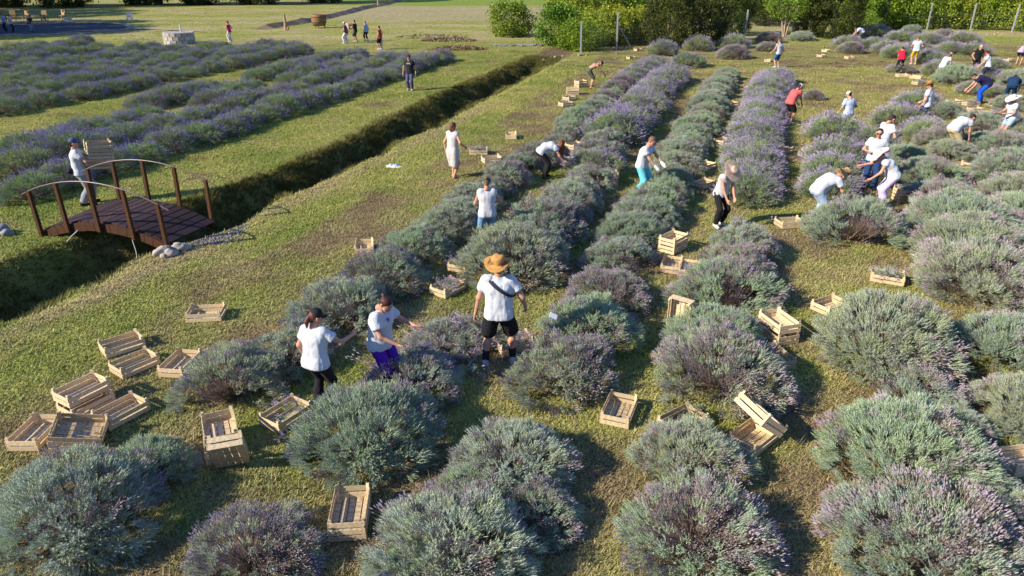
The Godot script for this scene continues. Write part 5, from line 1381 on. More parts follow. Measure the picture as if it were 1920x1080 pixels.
func person(q: Dictionary) -> Node3D:
	var s: float = q.h / 1.75
	var at := Vector3(q.x, ground_y(q.x, q.z), q.z)
	var dist := sqrt(q.x * q.x + q.z * q.z)
	var cell := clampf(dist * 0.0012, 0.0125, 0.03) / s
	var near := dist < 24.0
	var o := thing("person", q.label, "person", at, deg_to_rad(q.a), "people picking and carrying lavender")
	o.scale = Vector3(s, s, s)
	var w: float = q.w
	var fem: bool = q.has("f")
	var bend := deg_to_rad(q.bend)
	var up := func(t: float) -> Vector3: return Vector3(0, cos(bend * t), -sin(bend * t))
	var st: float = q.st
	var step: float = q.step
	var back := 0.15 * sin(bend)
	var hip_y := 0.90 - 0.02 * absf(step) * 4.0 - 0.03 * sin(bend)
	var P := Vector3(0, hip_y, back)
	var W: Vector3 = P + up.call(0.55) * 0.17
	var C: Vector3 = W + up.call(1.0) * 0.20
	var N: Vector3 = C + up.call(1.15) * 0.155
	var nd: Vector3 = up.call(0.95)
	var NT: Vector3 = N + nd * 0.04
	var hp := bend * 0.75 + deg_to_rad(q.hp)
	var hb := Basis(Vector3.UP, deg_to_rad(q.hy)) * Basis(Vector3.RIGHT, -hp)
	var HC: Vector3 = NT + nd * 0.04 + hb * Vector3(0, 0.085, -0.015)
	var sw := (0.155 if fem else 0.18) * lerpf(1.0, w, 0.6)
	var hw := 0.092 * (1.05 if fem else 0.96)
	# legs
	var legs := []
	for sd in [-1.0, 1.0]:
		var hip := P + Vector3(sd * hw, -0.02, 0)
		var ank := Vector3(sd * st, 0.085, -sd * -step * 0.5 if sd < 0 else step * 0.5)
		ank.z = -step * 0.5 if sd < 0 else step * 0.5
		var r := ik(hip, ank, 0.43, 0.425, Vector3(sd * 0.15, 0, -1))
		legs.append([hip, r[0], r[1]])
	var arms := []
	for sd in [-1.0, 1.0]:
		var sh: Vector3 = N - up.call(1.1) * 0.045 + Vector3(sd * sw, 0, 0)
		var hand: Vector3 = q.L if sd < 0 else q.R
		var r := ik(sh, hand, 0.295, 0.255, Vector3(sd * 0.6, -0.5, 0.7))
		arms.append([sh, r[0], r[1]])
	var torso := []
	var chest := (0.098 if fem else 0.112) * w
	for sd in [-1.0, 1.0]:
		torso.append([P + Vector3(sd * 0.07, -0.03, 0.01), W + Vector3(sd * 0.055 * w, 0, 0), (0.112 if fem else 0.103) * w, (0.088 if fem else 0.1) * w])
		torso.append([W + Vector3(sd * 0.055 * w, 0, 0), C + Vector3(sd * 0.07 * w, 0, 0), (0.09 if fem else 0.1) * w, chest])
		torso.append([C + Vector3(sd * 0.07 * w, 0, 0), N + Vector3(sd * sw * 0.75, -0.05, 0), chest * 0.95, 0.068])
		if fem: torso.append([C + Vector3(sd * 0.07, 0, -0.065) + up.call(1.0) * 0.0, C + Vector3(sd * 0.07, -0.01, -0.07), 0.062 * w, 0.058 * w])
	torso.append([P + Vector3(0, -0.01, -0.02 if w < 1.06 else -0.05), W + Vector3(0, 0.03, -0.03 * w), 0.1 * w, 0.09 * w])
	# the skin: one continuous surface
	var body := torso.duplicate()
	body.append([N + Vector3(0, -0.05, 0.0), NT + nd * 0.06, 0.062, 0.052])
	for i in 2:
		var a: Array = arms[i]
		body.append([a[0], a[1], 0.05 * lerpf(1.0, w, 0.7), 0.04]); body.append([a[1], a[2], 0.04, 0.027])
		var l: Array = legs[i]
		body.append([l[0], l[1], 0.084 * lerpf(1.0, w, 0.7), 0.056]); body.append([l[1].lerp(l[2], 0.0), l[1].lerp(l[2], 0.35) + Vector3(0, 0, 0.012), 0.054, 0.056]); body.append([l[1].lerp(l[2], 0.35) + Vector3(0, 0, 0.012), l[2], 0.055, 0.036])
		var toe: Vector3 = l[2] + Vector3((-0.03 if i == 0 else 0.03), -0.05, -0.14)
		body.append([l[2] + Vector3(0, -0.04, 0.03), toe, 0.04, 0.032])
	var skin := sdf(body, cell, 0.035)
	var hcell := 0.0055 if dist < 13 else (0.009 if near else 0.014)
	skin.join(head_shape(hcell), Transform3D(hb, HC))
	for i in 2:
		var a: Array = arms[i]
		var fd: Vector3 = (a[2] - a[1]).normalized()
		var zz := Vector3(0, 0.25, 1) - fd * fd.dot(Vector3(0, 0.25, 1))
		if zz.length() < 0.3: zz = Vector3(0, -1, 0) - fd * fd.dot(Vector3(0, -1, 0))
		zz = zz.normalized()
		var hbz := Basis((-fd).cross(zz), -fd, zz)
		skin.join(hand_shape(-1.0 if i == 0 else 1.0, 0.0033 if dist < 13 else (0.006 if near else 0.011)), Transform3D(hbz, a[2] + fd * 0.015))
	var tone := Color(0.50, 0.27, 0.185) * (0.9 + 0.2 * fposmod(q.x * 3.7, 1.0))
	for i in skin.c.size(): skin.c[i] = Color(tone.r * skin.c[i].r, tone.g * skin.c[i].g, tone.b * skin.c[i].b)
	part("body", skin.mesh(), M.skin, o)
	var fold := 0.012 if near else 0.009
	var ff := 34.0 if dist < 13.0 else (24.0 if near else 15.0)
	# trousers or shorts
	if q.pl > 0.0:
		var pb := []
		var lo_: float = q.loose
		for k in torso.size():
			if (k % (4 if fem else 3)) == 0 and k < torso.size() - 1: pb.append([torso[k][0], torso[k][0].lerp(torso[k][1], 0.62), torso[k][2] + 0.012, torso[k][3] + 0.012])
		for l in legs:
			var t: float = q.pl
			pb.append([l[0], l[1] if t > 0.6 else l[0].lerp(l[1], minf(t * 1.9, 1.03)), 0.088 * lerpf(1.0, w, 0.7) + 0.012 + lo_ * 0.3, 0.06 + lo_ * (1.0 if t < 0.6 else 0.7)] + ([true] if t <= 0.6 else []))
			if t > 0.6:
				var tt := (t - 0.5) * 2.0
				pb.append([l[1], l[1].lerp(l[2], tt * 0.5) + Vector3(0, 0, 0.01), 0.062 + lo_ * (1.0 if t < 0.6 else 0.7), 0.066 + lo_ * 0.8]); pb.append([l[1].lerp(l[2], tt * 0.5) + Vector3(0, 0, 0.01), l[1].lerp(l[2], minf(tt, 0.97)), 0.066 + lo_ * 0.8, 0.05 + lo_, true])
		part("trousers" if q.pl > 0.7 else "shorts", smooth_mesh(folds(sdf(pb, cell, 0.03), fold, ff, q.x)), cloth(q.pants), o)
	# shirt, vest or dress
	if q.shirt != "none":
		var sb := []
		for b in torso: sb.append([b[0], b[1], b[2] + 0.021, b[3] + 0.017])
		sb.append([N - up.call(1.0) * 0.06, N - up.call(1.0) * 0.02, 0.085, 0.062])
		for sd in [-1.0, 1.0]: sb.append([P + Vector3(sd * 0.065, -0.0, 0.0), P + Vector3(sd * 0.07, -0.16 if not q.shirt == "dress" else -0.2, 0.0), 0.125 * w, 0.135 * w])
		sb.append([P + Vector3(0, -0.16, 0.0), C, 0.128 * w, 0.125 * w])
		var hem: Vector3 = up.call(0.35)
		var cuts := [[P - hem * 0.085, -hem]] if q.shirt != "dress" else []
		for a in arms:
			var t: float = q.sl
			var e: Vector3 = a[0].lerp(a[1], minf(t, 1.0) * 0.92)
			sb.append([a[0], e, 0.066 * lerpf(1.0, w, 0.7), 0.072 * lerpf(1.0, w, 0.7) if t > 0.3 else 0.05, true])
			if t > 1.0: sb.append([a[1], a[1].lerp(a[2], t - 1.0), 0.06, 0.05])
		if q.shirt == "dress":
			for sd in [-1.0, 1.0]:
				sb.append([P + Vector3(sd * 0.075, -0.1, 0.0), Vector3(sd * 0.075, 0.42, sd * step * 0.25), 0.135, 0.1])
		part("dress" if q.shirt == "dress" else "shirt", smooth_mesh(folds(sdf(sb, cell, 0.045, cuts), fold * 1.4, ff, q.z)), cloth(q.shirt), o)
	# shoes and socks
	if q.shoes != "none":
		for i in 2:
			var l: Array = legs[i]
			var out := -0.03 if i == 0 else 0.03
			var sh := sdf([[l[2] + Vector3(0, -0.038, 0.035), l[2] + Vector3(out, -0.046, -0.15), 0.05, 0.042], [l[2] + Vector3(0, -0.01, 0.02), l[2] + Vector3(out * 0.3, -0.03, -0.05), 0.05, 0.045]], maxf(cell * 0.7, 0.011), 0.02)
			var sho := part("shoe", sh.recolor(COL[q.shoes]).mesh(), M.vc, o)
			if q.has("socks"):
				part("sock", sdf([[l[2] + Vector3(0, -0.01, 0), l[2].lerp(l[1], 0.3), 0.048, 0.058]], cell, 0.01).recolor(Color(0.02, 0.02, 0.022)).mesh(), M.vc, o)
				var sole := MB.new()
				sole.tube([l[2] + Vector3(0, -0.078, 0.05), l[2] + Vector3(out, -0.080, -0.17)], [0.032, 0.03], 6, Color(0.6, 0.62, 0.65))
				part("sole", sole.mesh(), M.vc, sho)
	# hair and headgear
	var hx := Transform3D(hb, HC)
	var hk: PackedStringArray = q.hair.split(" ")
	var hm := MB.new()
	hm.join(hair_shape(hk[0], 0.009 if near else 0.016), hx)
	if hk[0] == "long":   # falls straight down past the face
		var b := [[HC + Vector3(0, 0.02, 0.0), HC + Vector3(0.0, -0.12, -0.06), 0.09, 0.08], [HC + Vector3(0, -0.12, -0.06), HC + Vector3(0, -0.38, -0.03), 0.08, 0.03], [HC + Vector3(0.05, -0.05, 0.02), HC + Vector3(0.06, -0.34, 0.03), 0.06, 0.02], [HC + Vector3(-0.05, -0.05, -0.02), HC + Vector3(-0.05, -0.36, -0.07), 0.05, 0.02]]
		hm.join(folds(sdf(b, cell, 0.03), 0.012, 20.0, 4.0), Transform3D())
	part("hair", hm.recolor(COL[hk[1]]).mesh(), M.hair, o)
	if q.has("hat"):
		if q.hat == "band_green":
			var bd := MB.new()
			bd.lathe([Vector2(0.092, 0.035), Vector2(0.098, 0.045), Vector2(0.097, 0.08), Vector2(0.086, 0.092)], 16, hx * Transform3D(Basis(Vector3.RIGHT, 0.25), Vector3(0, 0, 0.015)), Color(0.02, 0.10, 0.07))
			part("headband", bd.mesh(), M.vc, o)
		else:
			var hm2 := MB.new()
			hm2.join(hat_mesh(q.hat), hx)
			part("cap" if q.hat.begins_with("cap") else "hat", hm2.mesh(), M.vc, o)
	if q.has("glasses"):
		var gl := MB.new()
		for sd in [-1.0, 1.0]: gl.box(hx * Transform3D(Basis(), Vector3(sd * 0.033, 0.008, -0.1)), Vector3(0.05, 0.035, 0.006), Color(0.015, 0.012, 0.012))
		gl.box(hx * Transform3D(Basis(), Vector3(0, 0.014, -0.1)), Vector3(0.13, 0.008, 0.005), Color(0.02, 0.02, 0.02))
		part("sunglasses", gl.mesh(), M.vc, o)
	if q.has("gloves"):
		for a in arms:
			var fd: Vector3 = (a[2] - a[1]).normalized()
			part("work_glove", sdf([[a[2] - fd * 0.02, a[2] + fd * 0.09, 0.042, 0.048], [a[2] + fd * 0.09, a[2] + fd * 0.15, 0.045, 0.03]], cell, 0.02).recolor(Color(0.6, 0.6, 0.6)).mesh(), M.vc, o)
	if q.has("strap"):   # crossbody strap lying over the left shoulder and the back, with its small bag in front
		var pts := []
		for k in 13:
			var t := k / 12.0
			pts.append(Vector3(lerpf(-0.125, 0.215, t), lerpf(N.y - 0.01, W.y + 0.10, t), lerpf(N.z + 0.03, C.z + 0.03, t) + 0.158 * pow(sin(PI * clampf(t * 0.9 + 0.08, 0, 1)), 0.5)))
		var sbm := MB.new()
		for k in 12:
			var p0: Vector3 = pts[k]; var p1: Vector3 = pts[k + 1]
			var wd := Vector3(0.012, 0.018, 0)
			sbm.quad(p0 - wd, p1 - wd, p1 + wd, p0 + wd, Color(0.03, 0.03, 0.045))
			sbm.quad(p0 - wd - Vector3(0, 0, 0.006), p0 + wd - Vector3(0, 0, 0.006), p1 + wd - Vector3(0, 0, 0.006), p1 - wd - Vector3(0, 0, 0.006), Color(0.03, 0.03, 0.045))
		part("shoulder_strap", sbm.mesh(), M.vc, o)
	if q.has("bag"):
		var bm := sdf([[P + Vector3(-0.16, 0.06, 0.16), P + Vector3(0.05, 0.04, 0.19), 0.085, 0.085]], cell, 0.02)
		part("waist_bag", bm.recolor(Color(0.02, 0.02, 0.028)).mesh(), M.vc, o)
		var sm := MB.new()
		sm.tube([N + Vector3(-0.1, 0.0, 0.05), C + Vector3(-0.15, 0.02, 0.15), W + Vector3(-0.16, 0, 0.15), P + Vector3(-0.14, 0.1, 0.16)], [0.012, 0.012, 0.012, 0.012], 6, Color(0.03, 0.03, 0.05))
		part("bag_strap", sm.mesh(), M.vc, o)
	if q.has("emblem"):
		var em := MB.new()
		var e0: Vector3 = C + up.call(1.0) * 0.075 + Vector3(0.045, 0, -0.158)
		for k in 6:
			var t0 := k / 6.0 * 4.2; var t1 := (k + 1) / 6.0 * 4.2
			em.box(Transform3D(Basis(Vector3.FORWARD, t0), e0 + Vector3(cos(t0) * 0.02, sin(t0) * 0.026 - k * 0.006, 0)), Vector3(0.014, 0.022, 0.012), Color(0.09, 0.04, 0.35))
		part("chest_emblem", em.mesh(), M.vc, o)
	if q.has("print"):
		var em := MB.new()
		for k in 5: em.box(Transform3D(Basis(Vector3.FORWARD, k * 0.9), C + Vector3((k - 2) * 0.028, 0.03 + 0.03 * sin(k * 2.0), -0.136)), Vector3(0.06, 0.05, 0.012), Color(0.55, 0.55, 0.58))
		part("chest_print", em.mesh(), M.vc, o)
	if q.has("whitebag"):
		var bm := sdf([[arms[1][2] + Vector3(0, -0.2, 0), arms[1][2] + Vector3(0, -0.42, -0.02), 0.09, 0.13]], cell, 0.02)
		var hb2 := solo("carrier_bag", folds(bm, 0.02, 9.0, 1.0).recolor(Color(0.62, 0.58, 0.58)).mesh(), M.vc, "pale carrier bag hanging from the hand of the walker in the brick red vest", "bag", at)
		hb2.rotation = o.rotation; hb2.scale = o.scale
	return o

func build_people() -> void:
	M.skin = vmat(0.6, 0.0, 0.35)
	M.hair = vmat(0.55, 0.0, 0.4)
	M.vc = vmat(0.8)
	for q in PEOPLE: person(q)

# ------------------------------------------------------------------ the arched footbridge
func build_bridge() -> void:
	var A0 := Vector3(-10.89, 0.06, -15.27); var A1 := Vector3(-7.55, 0.0, -14.42)
	var across := Vector3(0.22, 0, -1.6)
	var ax := (A1 - A0)
	var o := thing("footbridge", "small arched brown wooden footbridge with ten posts over the ditch", "footbridge", A0)
	var wood := textured(0.7, 0.55, 1.0, 0.02, Vector3(2.0, 2.0, 2.0), 31)
	var L := ax.length()
	var dir := ax.normalized()
	var side := across.normalized()
	var arch := func(t: float) -> Vector3: return ax * t + Vector3(0, 0.36 * 4.0 * t * (1.0 - t) + 0.05, 0)
	var n := 17
	for k in n:   # deck planks
		var t0 := (k + 0.07) / n; var t1 := (k + 0.93) / n
		var p0: Vector3 = arch.call(t0); var p1: Vector3 = arch.call(t1)
		var b := MB.new()
		var x := (p1 - p0)
		var y := x.normalized().cross(side).normalized()
		if y.y < 0: y = -y
		var g := rng.randf_range(0.7, 1.5)
		b.box(Transform3D(Basis(x.normalized(), y, x.normalized().cross(y)), (p0 + p1) * 0.5 + across * 0.5 + y * 0.02), Vector3(x.length(), 0.035, across.length() + 0.04 + rng.randf_range(-0.02, 0.02)), Color(0.075 * g, 0.046 * g, 0.047 * g))
		part("plank", b.mesh(), wood, o)
	for s in 2:
		var off := across * (0.0 if s == 0 else 1.0) + side * (-0.05 if s == 0 else 0.05)
		var bm := MB.new()   # arched side beam
		for k in 16:
			var p0: Vector3 = arch.call(k / 16.0) + off; var p1: Vector3 = arch.call((k + 1) / 16.0) + off
			var x := p1 - p0
			bm.box(Transform3D(Basis(x.normalized(), Vector3.UP, x.normalized().cross(Vector3.UP)).orthonormalized(), (p0 + p1) * 0.5 + Vector3(0, -0.09, 0)), Vector3(x.length() + 0.02, 0.19, 0.07), Color(0.12, 0.053, 0.03))
		part("side_beam", bm.mesh(), wood, o)
		var tops := []
		for t in [0.0, 0.235, 0.49, 0.745, 0.985]:
			var p: Vector3 = arch.call(t) + off + side * (-0.075 if s == 0 else 0.075)
			var pb := MB.new()
			var g := rng.randf_range(0.85, 1.15)
			var lean := side * (-0.03 if s == 0 else 0.03)
			var y := (Vector3.UP * 1.22 + lean).normalized()
			pb.box(Transform3D(Basis(dir, y, dir.cross(y)).orthonormalized(), p + Vector3(0, 0.41, 0) + lean * 0.5), Vector3(0.075, 1.16, 0.075), Color(0.13 * g, 0.06 * g, 0.028 * g))
			part("post", pb.mesh(), wood, o)
			tops.append(p + Vector3(0, 1.0, 0) + lean)
		var pts := []; var rads := []
		for k in 25:
			var t := -0.06 + 1.12 * k / 24.0
			var tt := clampf(t, 0.0, 1.0)
			var p: Vector3 = arch.call(tt) + dir * (t - tt) * L + off + side * (-0.1 if s == 0 else 0.1) + Vector3(0, 0.99 - absf(t - tt) * 1.6, 0)
			pts.append(p); rads.append(0.017)
		var rb := MB.new()
		rb.tube(pts, rads, 8, Color(0.13, 0.085, 0.08))
		var rm := vmat(0.35, 0.0, 0.5)
		part("handrail", rb.mesh(), rm, o)
	# two loose white cables that hang from the near side
	for k in 2:
		var p: Vector3 = A0 + (arch.call(0.3 if k == 0 else 0.72) as Vector3) - side * 0.1 + Vector3(0, -0.16, 0)
		var pts := []; var rads := []
		for j in 12:
			var t := j / 11.0
			if k == 0: pts.append(p + Vector3(-0.62 * t, -0.42 * sin(t * 1.4) + 0.05 * sin(t * 9.0) * t, 0.25 * t))
			else: pts.append(p + Vector3(0.10 * sin(t * 5.0) * t + 0.05 * t, -0.75 * minf(t * 1.15, 1.0), 0.16 * t))
			rads.append(0.011)
		var cb := MB.new()
		cb.tube(pts, rads, 6, Color(0.6, 0.58, 0.55))
		solo("cable", cb.mesh(), M.vc, ["loose pale cable hanging under the left end of the footbridge", "loose pale cable dangling below the right half of the footbridge"][k], "cable")
	# gravel and stones at the right-hand landing
	var gr := Soup.new()
	for k in 900:
		var u := rng.randf(); var v := rng.randf()
		var p := Vector3(-7.4 + u * 1.0 - v * 0.1, 0, -14.55 - v * 1.5 - u * 0.25) + Vector3(rng.randfn(0, 0.1), 0, rng.randfn(0, 0.1))
		p.y = ground_y(p.x, p.z) + 0.01
		var r := rng.randf_range(0.015, 0.05)
		var c := Color(0.2, 0.195, 0.2) * rng.randf_range(0.6, 1.2)
		var top := p + Vector3(rng.randf_range(-0.3, 0.3) * r, r * 0.9, 0)
		for q in 4:
			var a0 := q * PI / 2 + k; var a1 := a0 + PI / 2
			gr.tri(p + Vector3(cos(a0) * r, -0.01, sin(a0) * r), p + Vector3(cos(a1) * r, -0.01, sin(a1) * r), top, c * rng.randf_range(0.85, 1.1))
	var gm := struct("gravel", gr.mesh(), M.vc, "stuff")
	gm.set_meta("label", "patch of grey gravel at the right landing of the footbridge"); gm.set_meta("category", "gravel")
	var lab := ["squarish pale stone beneath the right front corner of the footbridge", "rounded pale stone in front of the footbridge corner", "largest pale stone beside the footbridge's right front post", "small flat stone at the foot of the bridge stones"]
	for k in 4:
		rock(Vector3([-7.62, -7.42, -7.30, -7.50][k], 0.02, [-14.05, -14.0, -14.28, -13.88][k]), [0.16, 0.14, 0.18, 0.09][k], Color(0.36, 0.32, 0.28), lab[k], "stones at the footbridge")
	rock(Vector3(-12.0, 0.02, -15.3), 0.2, Color(0.2, 0.2, 0.21), "grey stone lying on the grass left of the footbridge", "")
	rock(Vector3(-11.75, 0.02, -15.2), 0.13, Color(0.22, 0.22, 0.23), "smaller grey stone next to the one left of the footbridge", "")

func rock(at: Vector3, r: float, col: Color, label: String, group: String) -> void:
	var st := SurfaceTool.new()
	st.begin(Mesh.PRIMITIVE_TRIANGLES)
	var sp := SphereMesh.new()
	sp.radius = r; sp.height = r * 1.5; sp.radial_segments = 14; sp.rings = 8
	var a := sp.get_mesh_arrays()
	var v: PackedVector3Array = a[Mesh.ARRAY_VERTEX]
	var c := PackedColorArray()
	for i in v.size():
		var w := fine_noise.get_noise_3d(v[i].x * 14.0 + at.x * 50.0, v[i].y * 14.0, v[i].z * 14.0)
		v[i] *= 1.0 + w * 0.7
		c.append(col * (1.0 + w * 0.5))
	a[Mesh.ARRAY_VERTEX] = v; a[Mesh.ARRAY_COLOR] = c; a[Mesh.ARRAY_TEX_UV] = null; a[Mesh.ARRAY_TANGENT] = null
	st.create_from_arrays(a)
	st.generate_normals()
	solo("stone", st.commit(), M.vc, label, "stone", at + Vector3(0, r * 0.25 + ground_y(at.x, at.z), 0), group)

# ------------------------------------------------------------------ foliage of hedge, trees and vines
func leaf_cluster(n: int, r: float, leaf: float, cols: Array, up_bias := 0.3) -> Soup:
	var s := Soup.new()
	for k in n:
		var p := Vector3(rng.randfn(0, 1), rng.randfn(0, 1), rng.randfn(0, 1)) * r * 0.5
		var d := Vector3(rng.randfn(0, 1), rng.randfn(up_bias, 1), rng.randfn(0, 1)).normalized()
		var e := d.cross(Vector3(rng.randf() - 0.5, rng.randf() - 0.5, rng.randf() - 0.5)).normalized()
		var l := leaf * rng.randf_range(0.6, 1.3)
		var c: Color = cols[rng.randi() % cols.size()]
		c = c * rng.randf_range(0.75, 1.25)
		s.tri(p - d * l * 0.5, p + e * l * 0.32, p + d * l * 0.5, c)
		s.tri(p + d * l * 0.5, p - e * l * 0.32, p - d * l * 0.5, c)
	return s

func crown(rx: float, h: float, n: int, clusters: Array, seed_: int, low := 0.0, cone := 0.0) -> ArrayMesh:
	var s := Soup.new()
	for k in n:
		var y := rng.randf()
		var wdt := lerpf(sqrt(maxf(0.02, 1.0 - pow(2.0 * y - 1.0, 2.0) * 0.85)), 1.0 - y * 0.9, cone)
		var an := rng.randf() * TAU
		var rr := sqrt(rng.randf_range(0.35, 1.0)) * wdt
		var p := Vector3(cos(an) * rr * rx, low + y * (h - low), sin(an) * rr * rx)
		var w := fine_noise.get_noise_3d(p.x * 2.2 + seed_ * 31.0, p.y * 2.2, p.z * 2.2)
		if w < -0.12: continue
		p += Vector3(p.x, 0, p.z) * w * 0.45
		s.join(clusters[rng.randi() % clusters.size()], align(Vector3(rng.randfn(0, 0.5), 1, rng.randfn(0, 0.5)), p, rng.randf_range(0.7, 1.3)))
	return s.mesh()

func build_backdrop() -> void:
	var lm := vmat(0.6, 0.5, 0.3)
	var vine := [Color(0.24, 0.30, 0.03), Color(0.32, 0.36, 0.04), Color(0.17, 0.24, 0.03)]
	var dark := [Color(0.06, 0.08, 0.02), Color(0.09, 0.11, 0.025), Color(0.045, 0.06, 0.02)]
	var mid := [Color(0.17, 0.26, 0.03), Color(0.22, 0.33, 0.04), Color(0.12, 0.20, 0.025)]
	var cv := []; var cd := []; var cm := []
	for k in 4:
		cv.append(leaf_cluster(40, 0.36, 0.125, vine)); cd.append(leaf_cluster(34, 0.30, 0.13, dark)); cm.append(leaf_cluster(40, 0.34, 0.12, mid))
	var vines := []; var junipers := []; var shrubs := []
	for k in 3:
		vines.append(crown(1.9, 2.7, 420, cv, k)); shrubs.append(crown(1.5, 2.2, 380, cm, k + 10))
		junipers.append(crown(2.4, 5.0, 900, cd, k + 20))
	var trunk := func(h: float, r: float) -> ArrayMesh:
		var b := MB.new()
		b.tube([Vector3.ZERO, Vector3(0.05, h * 0.5, 0.02), Vector3(0.0, h, 0.05)], [r, r * 0.8, r * 0.4], 7, Color(0.13, 0.10, 0.075))
		for j in 5:
			var a := j * 1.3
			b.tube([Vector3(0.02, h * (0.3 + j * 0.1), 0), Vector3(cos(a) * h * 0.25, h * (0.55 + j * 0.08), sin(a) * h * 0.25)], [r * 0.45, r * 0.15], 5, Color(0.13, 0.10, 0.075))
		return b.mesh()
	var tm := {"s": trunk.call(1.5, 0.06), "l": trunk.call(3.4, 0.16)}
	M.trunk = vmat(0.95)
	var hedge_mats := []
	for q in [Color(1, 1, 1), Color(0.9, 0.94, 0.9), Color(0.97, 0.94, 0.9), Color(0.82, 0.9, 0.8)]:
		var hm := vmat(0.6, 0.5, 0.3)
		hm.albedo_color = q
		hedge_mats.append(hm)
	# clumps: x, z, kind, scale, label
	for q in SHRUBS:
		var list: Array = vines if q[2] == "v" else (junipers if q[2] == "j" else shrubs)
		var o := thing("shrub" if q[2] != "j" else "juniper_tree", q[5], "shrub" if q[2] != "j" else "tree", Vector3(q[0], ground_y(q[0], q[1]) - 0.05, q[1]), rng.randf() * TAU, {"v": "bright overgrown shrubs behind the wire fence", "j": "dark evergreens at the edge of the field", "s": "green shrubs at the field edge"}[q[2]])
		o.scale = Vector3(q[3], q[4], q[3])
		part("crown", list[rng.randi() % 3], hedge_mats[rng.randi() % 4], o, true)
		part("trunk", tm.l if q[2] == "j" else tm.s, M.trunk, o)
	# small multi-stemmed tree
	var t := thing("small_tree", "light multi-stemmed young tree standing between the two dark evergreens", "tree", Vector3(24.6, 0, -66.5))
	var wood := MB.new()
	for k in 6:
		var a := k * 1.05
		wood.tube([Vector3(cos(a) * 0.1, 0, sin(a) * 0.1), Vector3(cos(a) * 0.35, 1.2, sin(a) * 0.35), Vector3(cos(a) * 0.9, 2.6, sin(a) * 0.9)], [0.075, 0.06, 0.03], 6, Color(0.42, 0.33, 0.25))
	part("trunk", wood.mesh(), M.trunk, t)
	part("crown", crown(2.0, 4.6, 420, cm, 77, 1.7), lm, t, true)
	# tall dark wood beyond the meadow, upper left
	var wl := ["leftmost big tree", "second big tree from the left", "third big tree from the left", "fourth big tree from the left", "fifth big tree from the left", "sixth big tree from the left", "seventh big tree from the left"]
	for k in 7:
		var x := -92.0 + k * 9.5
		var z := -121.0 - k * 3.0 + (k % 3) * 2.5
		var o := thing("forest_tree", wl[k] + " in the shaded wood beyond the meadow", "tree", Vector3(x, 0, z), k * 1.1, "trees of the shaded wood")
		o.scale = Vector3(2.3, 2.6, 2.3)
		part("crown", junipers[k % 3], lm, o, true)
		part("trunk", tm.l, M.trunk, o)
	# trees standing left of the view; their shade lies on the paving and on the far grass
	for k in 6:
		var o := thing("shade_tree", ["broad tree left of the shaded paving, nearest", "tree left of the shaded tables, second from the front", "third tree from the front left of the paving", "fourth tree from the front at the left meadow edge", "fifth tree from the front at the left meadow edge", "sixth tree from the front at the left meadow edge"][k], "tree", Vector3([-58.0, -60.0, -64.5, -80.0, -83.0, -88.0][k], 0, [-66.0, -72.0, -79.0, -92.0, -99.0, -106.0][k]), k, "trees left of the paving")
		var sc: float = [2.3, 2.3, 2.3, 3.0, 3.0, 3.0][k]
		o.scale = Vector3(sc * 1.1, sc, sc * 1.1)
		part("crown", junipers[k % 3], lm, o, true)
		part("trunk", tm.l, M.trunk, o)
	# wire fence: posts, brace, strands
	var posts := FENCE_POSTS
	var f := thing("wire_fence", "wire mesh fence on pale concrete posts along the overgrown shrubs", "fence", Vector3(posts[0][0], 0, posts[0][1]))
	var fm := textured(0.9, 0.7, 1.0, 0.05, Vector3(3, 3, 3), 3)
	var org := Vector3(posts[0][0], 0, posts[0][1])
	for k in posts.size():
		var p := Vector3(posts[k][0], 0, posts[k][1]) - org
		var b := MB.new()
		var h: float = posts[k][2]
		b.box(Transform3D(Basis(Vector3.FORWARD, rng.randf_range(-0.03, 0.03)), p + Vector3(0, h * 0.5, 0)), Vector3(0.11, h, 0.11), Color(0.42, 0.44, 0.46))
		part("post", b.mesh(), fm, f)
		if k == 1:
			var br := MB.new()
			br.tube([p + Vector3(0, h * 0.7, 0), p + Vector3(1.35, 0, -0.7)], [0.05, 0.05], 6, Color(0.42, 0.44, 0.46))
			part("brace", br.mesh(), fm, f)
	var wm := MB.new()
	for k in posts.size() - 1:
		var p := Vector3(posts[k][0], 0, posts[k][1]) - org; var e := Vector3(posts[k + 1][0], 0, posts[k + 1][1]) - org
		for j in 8: wm.tube([p + Vector3(0, 0.1 + j * 0.24, 0), e + Vector3(0, 0.1 + j * 0.24, 0)], [0.003, 0.003], 3, Color(0.3, 0.31, 0.32))
		var nn := int(p.distance_to(e) / 0.25)
		for j in nn: wm.tube([p.lerp(e, float(j) / nn) + Vector3(0, 0.05, 0), p.lerp(e, float(j) / nn) + Vector3(0, 1.8, 0)], [0.0018, 0.0018], 3, Color(0.3, 0.31, 0.32))
	part("wire_mesh", wm.mesh(), M.vc, f, true)

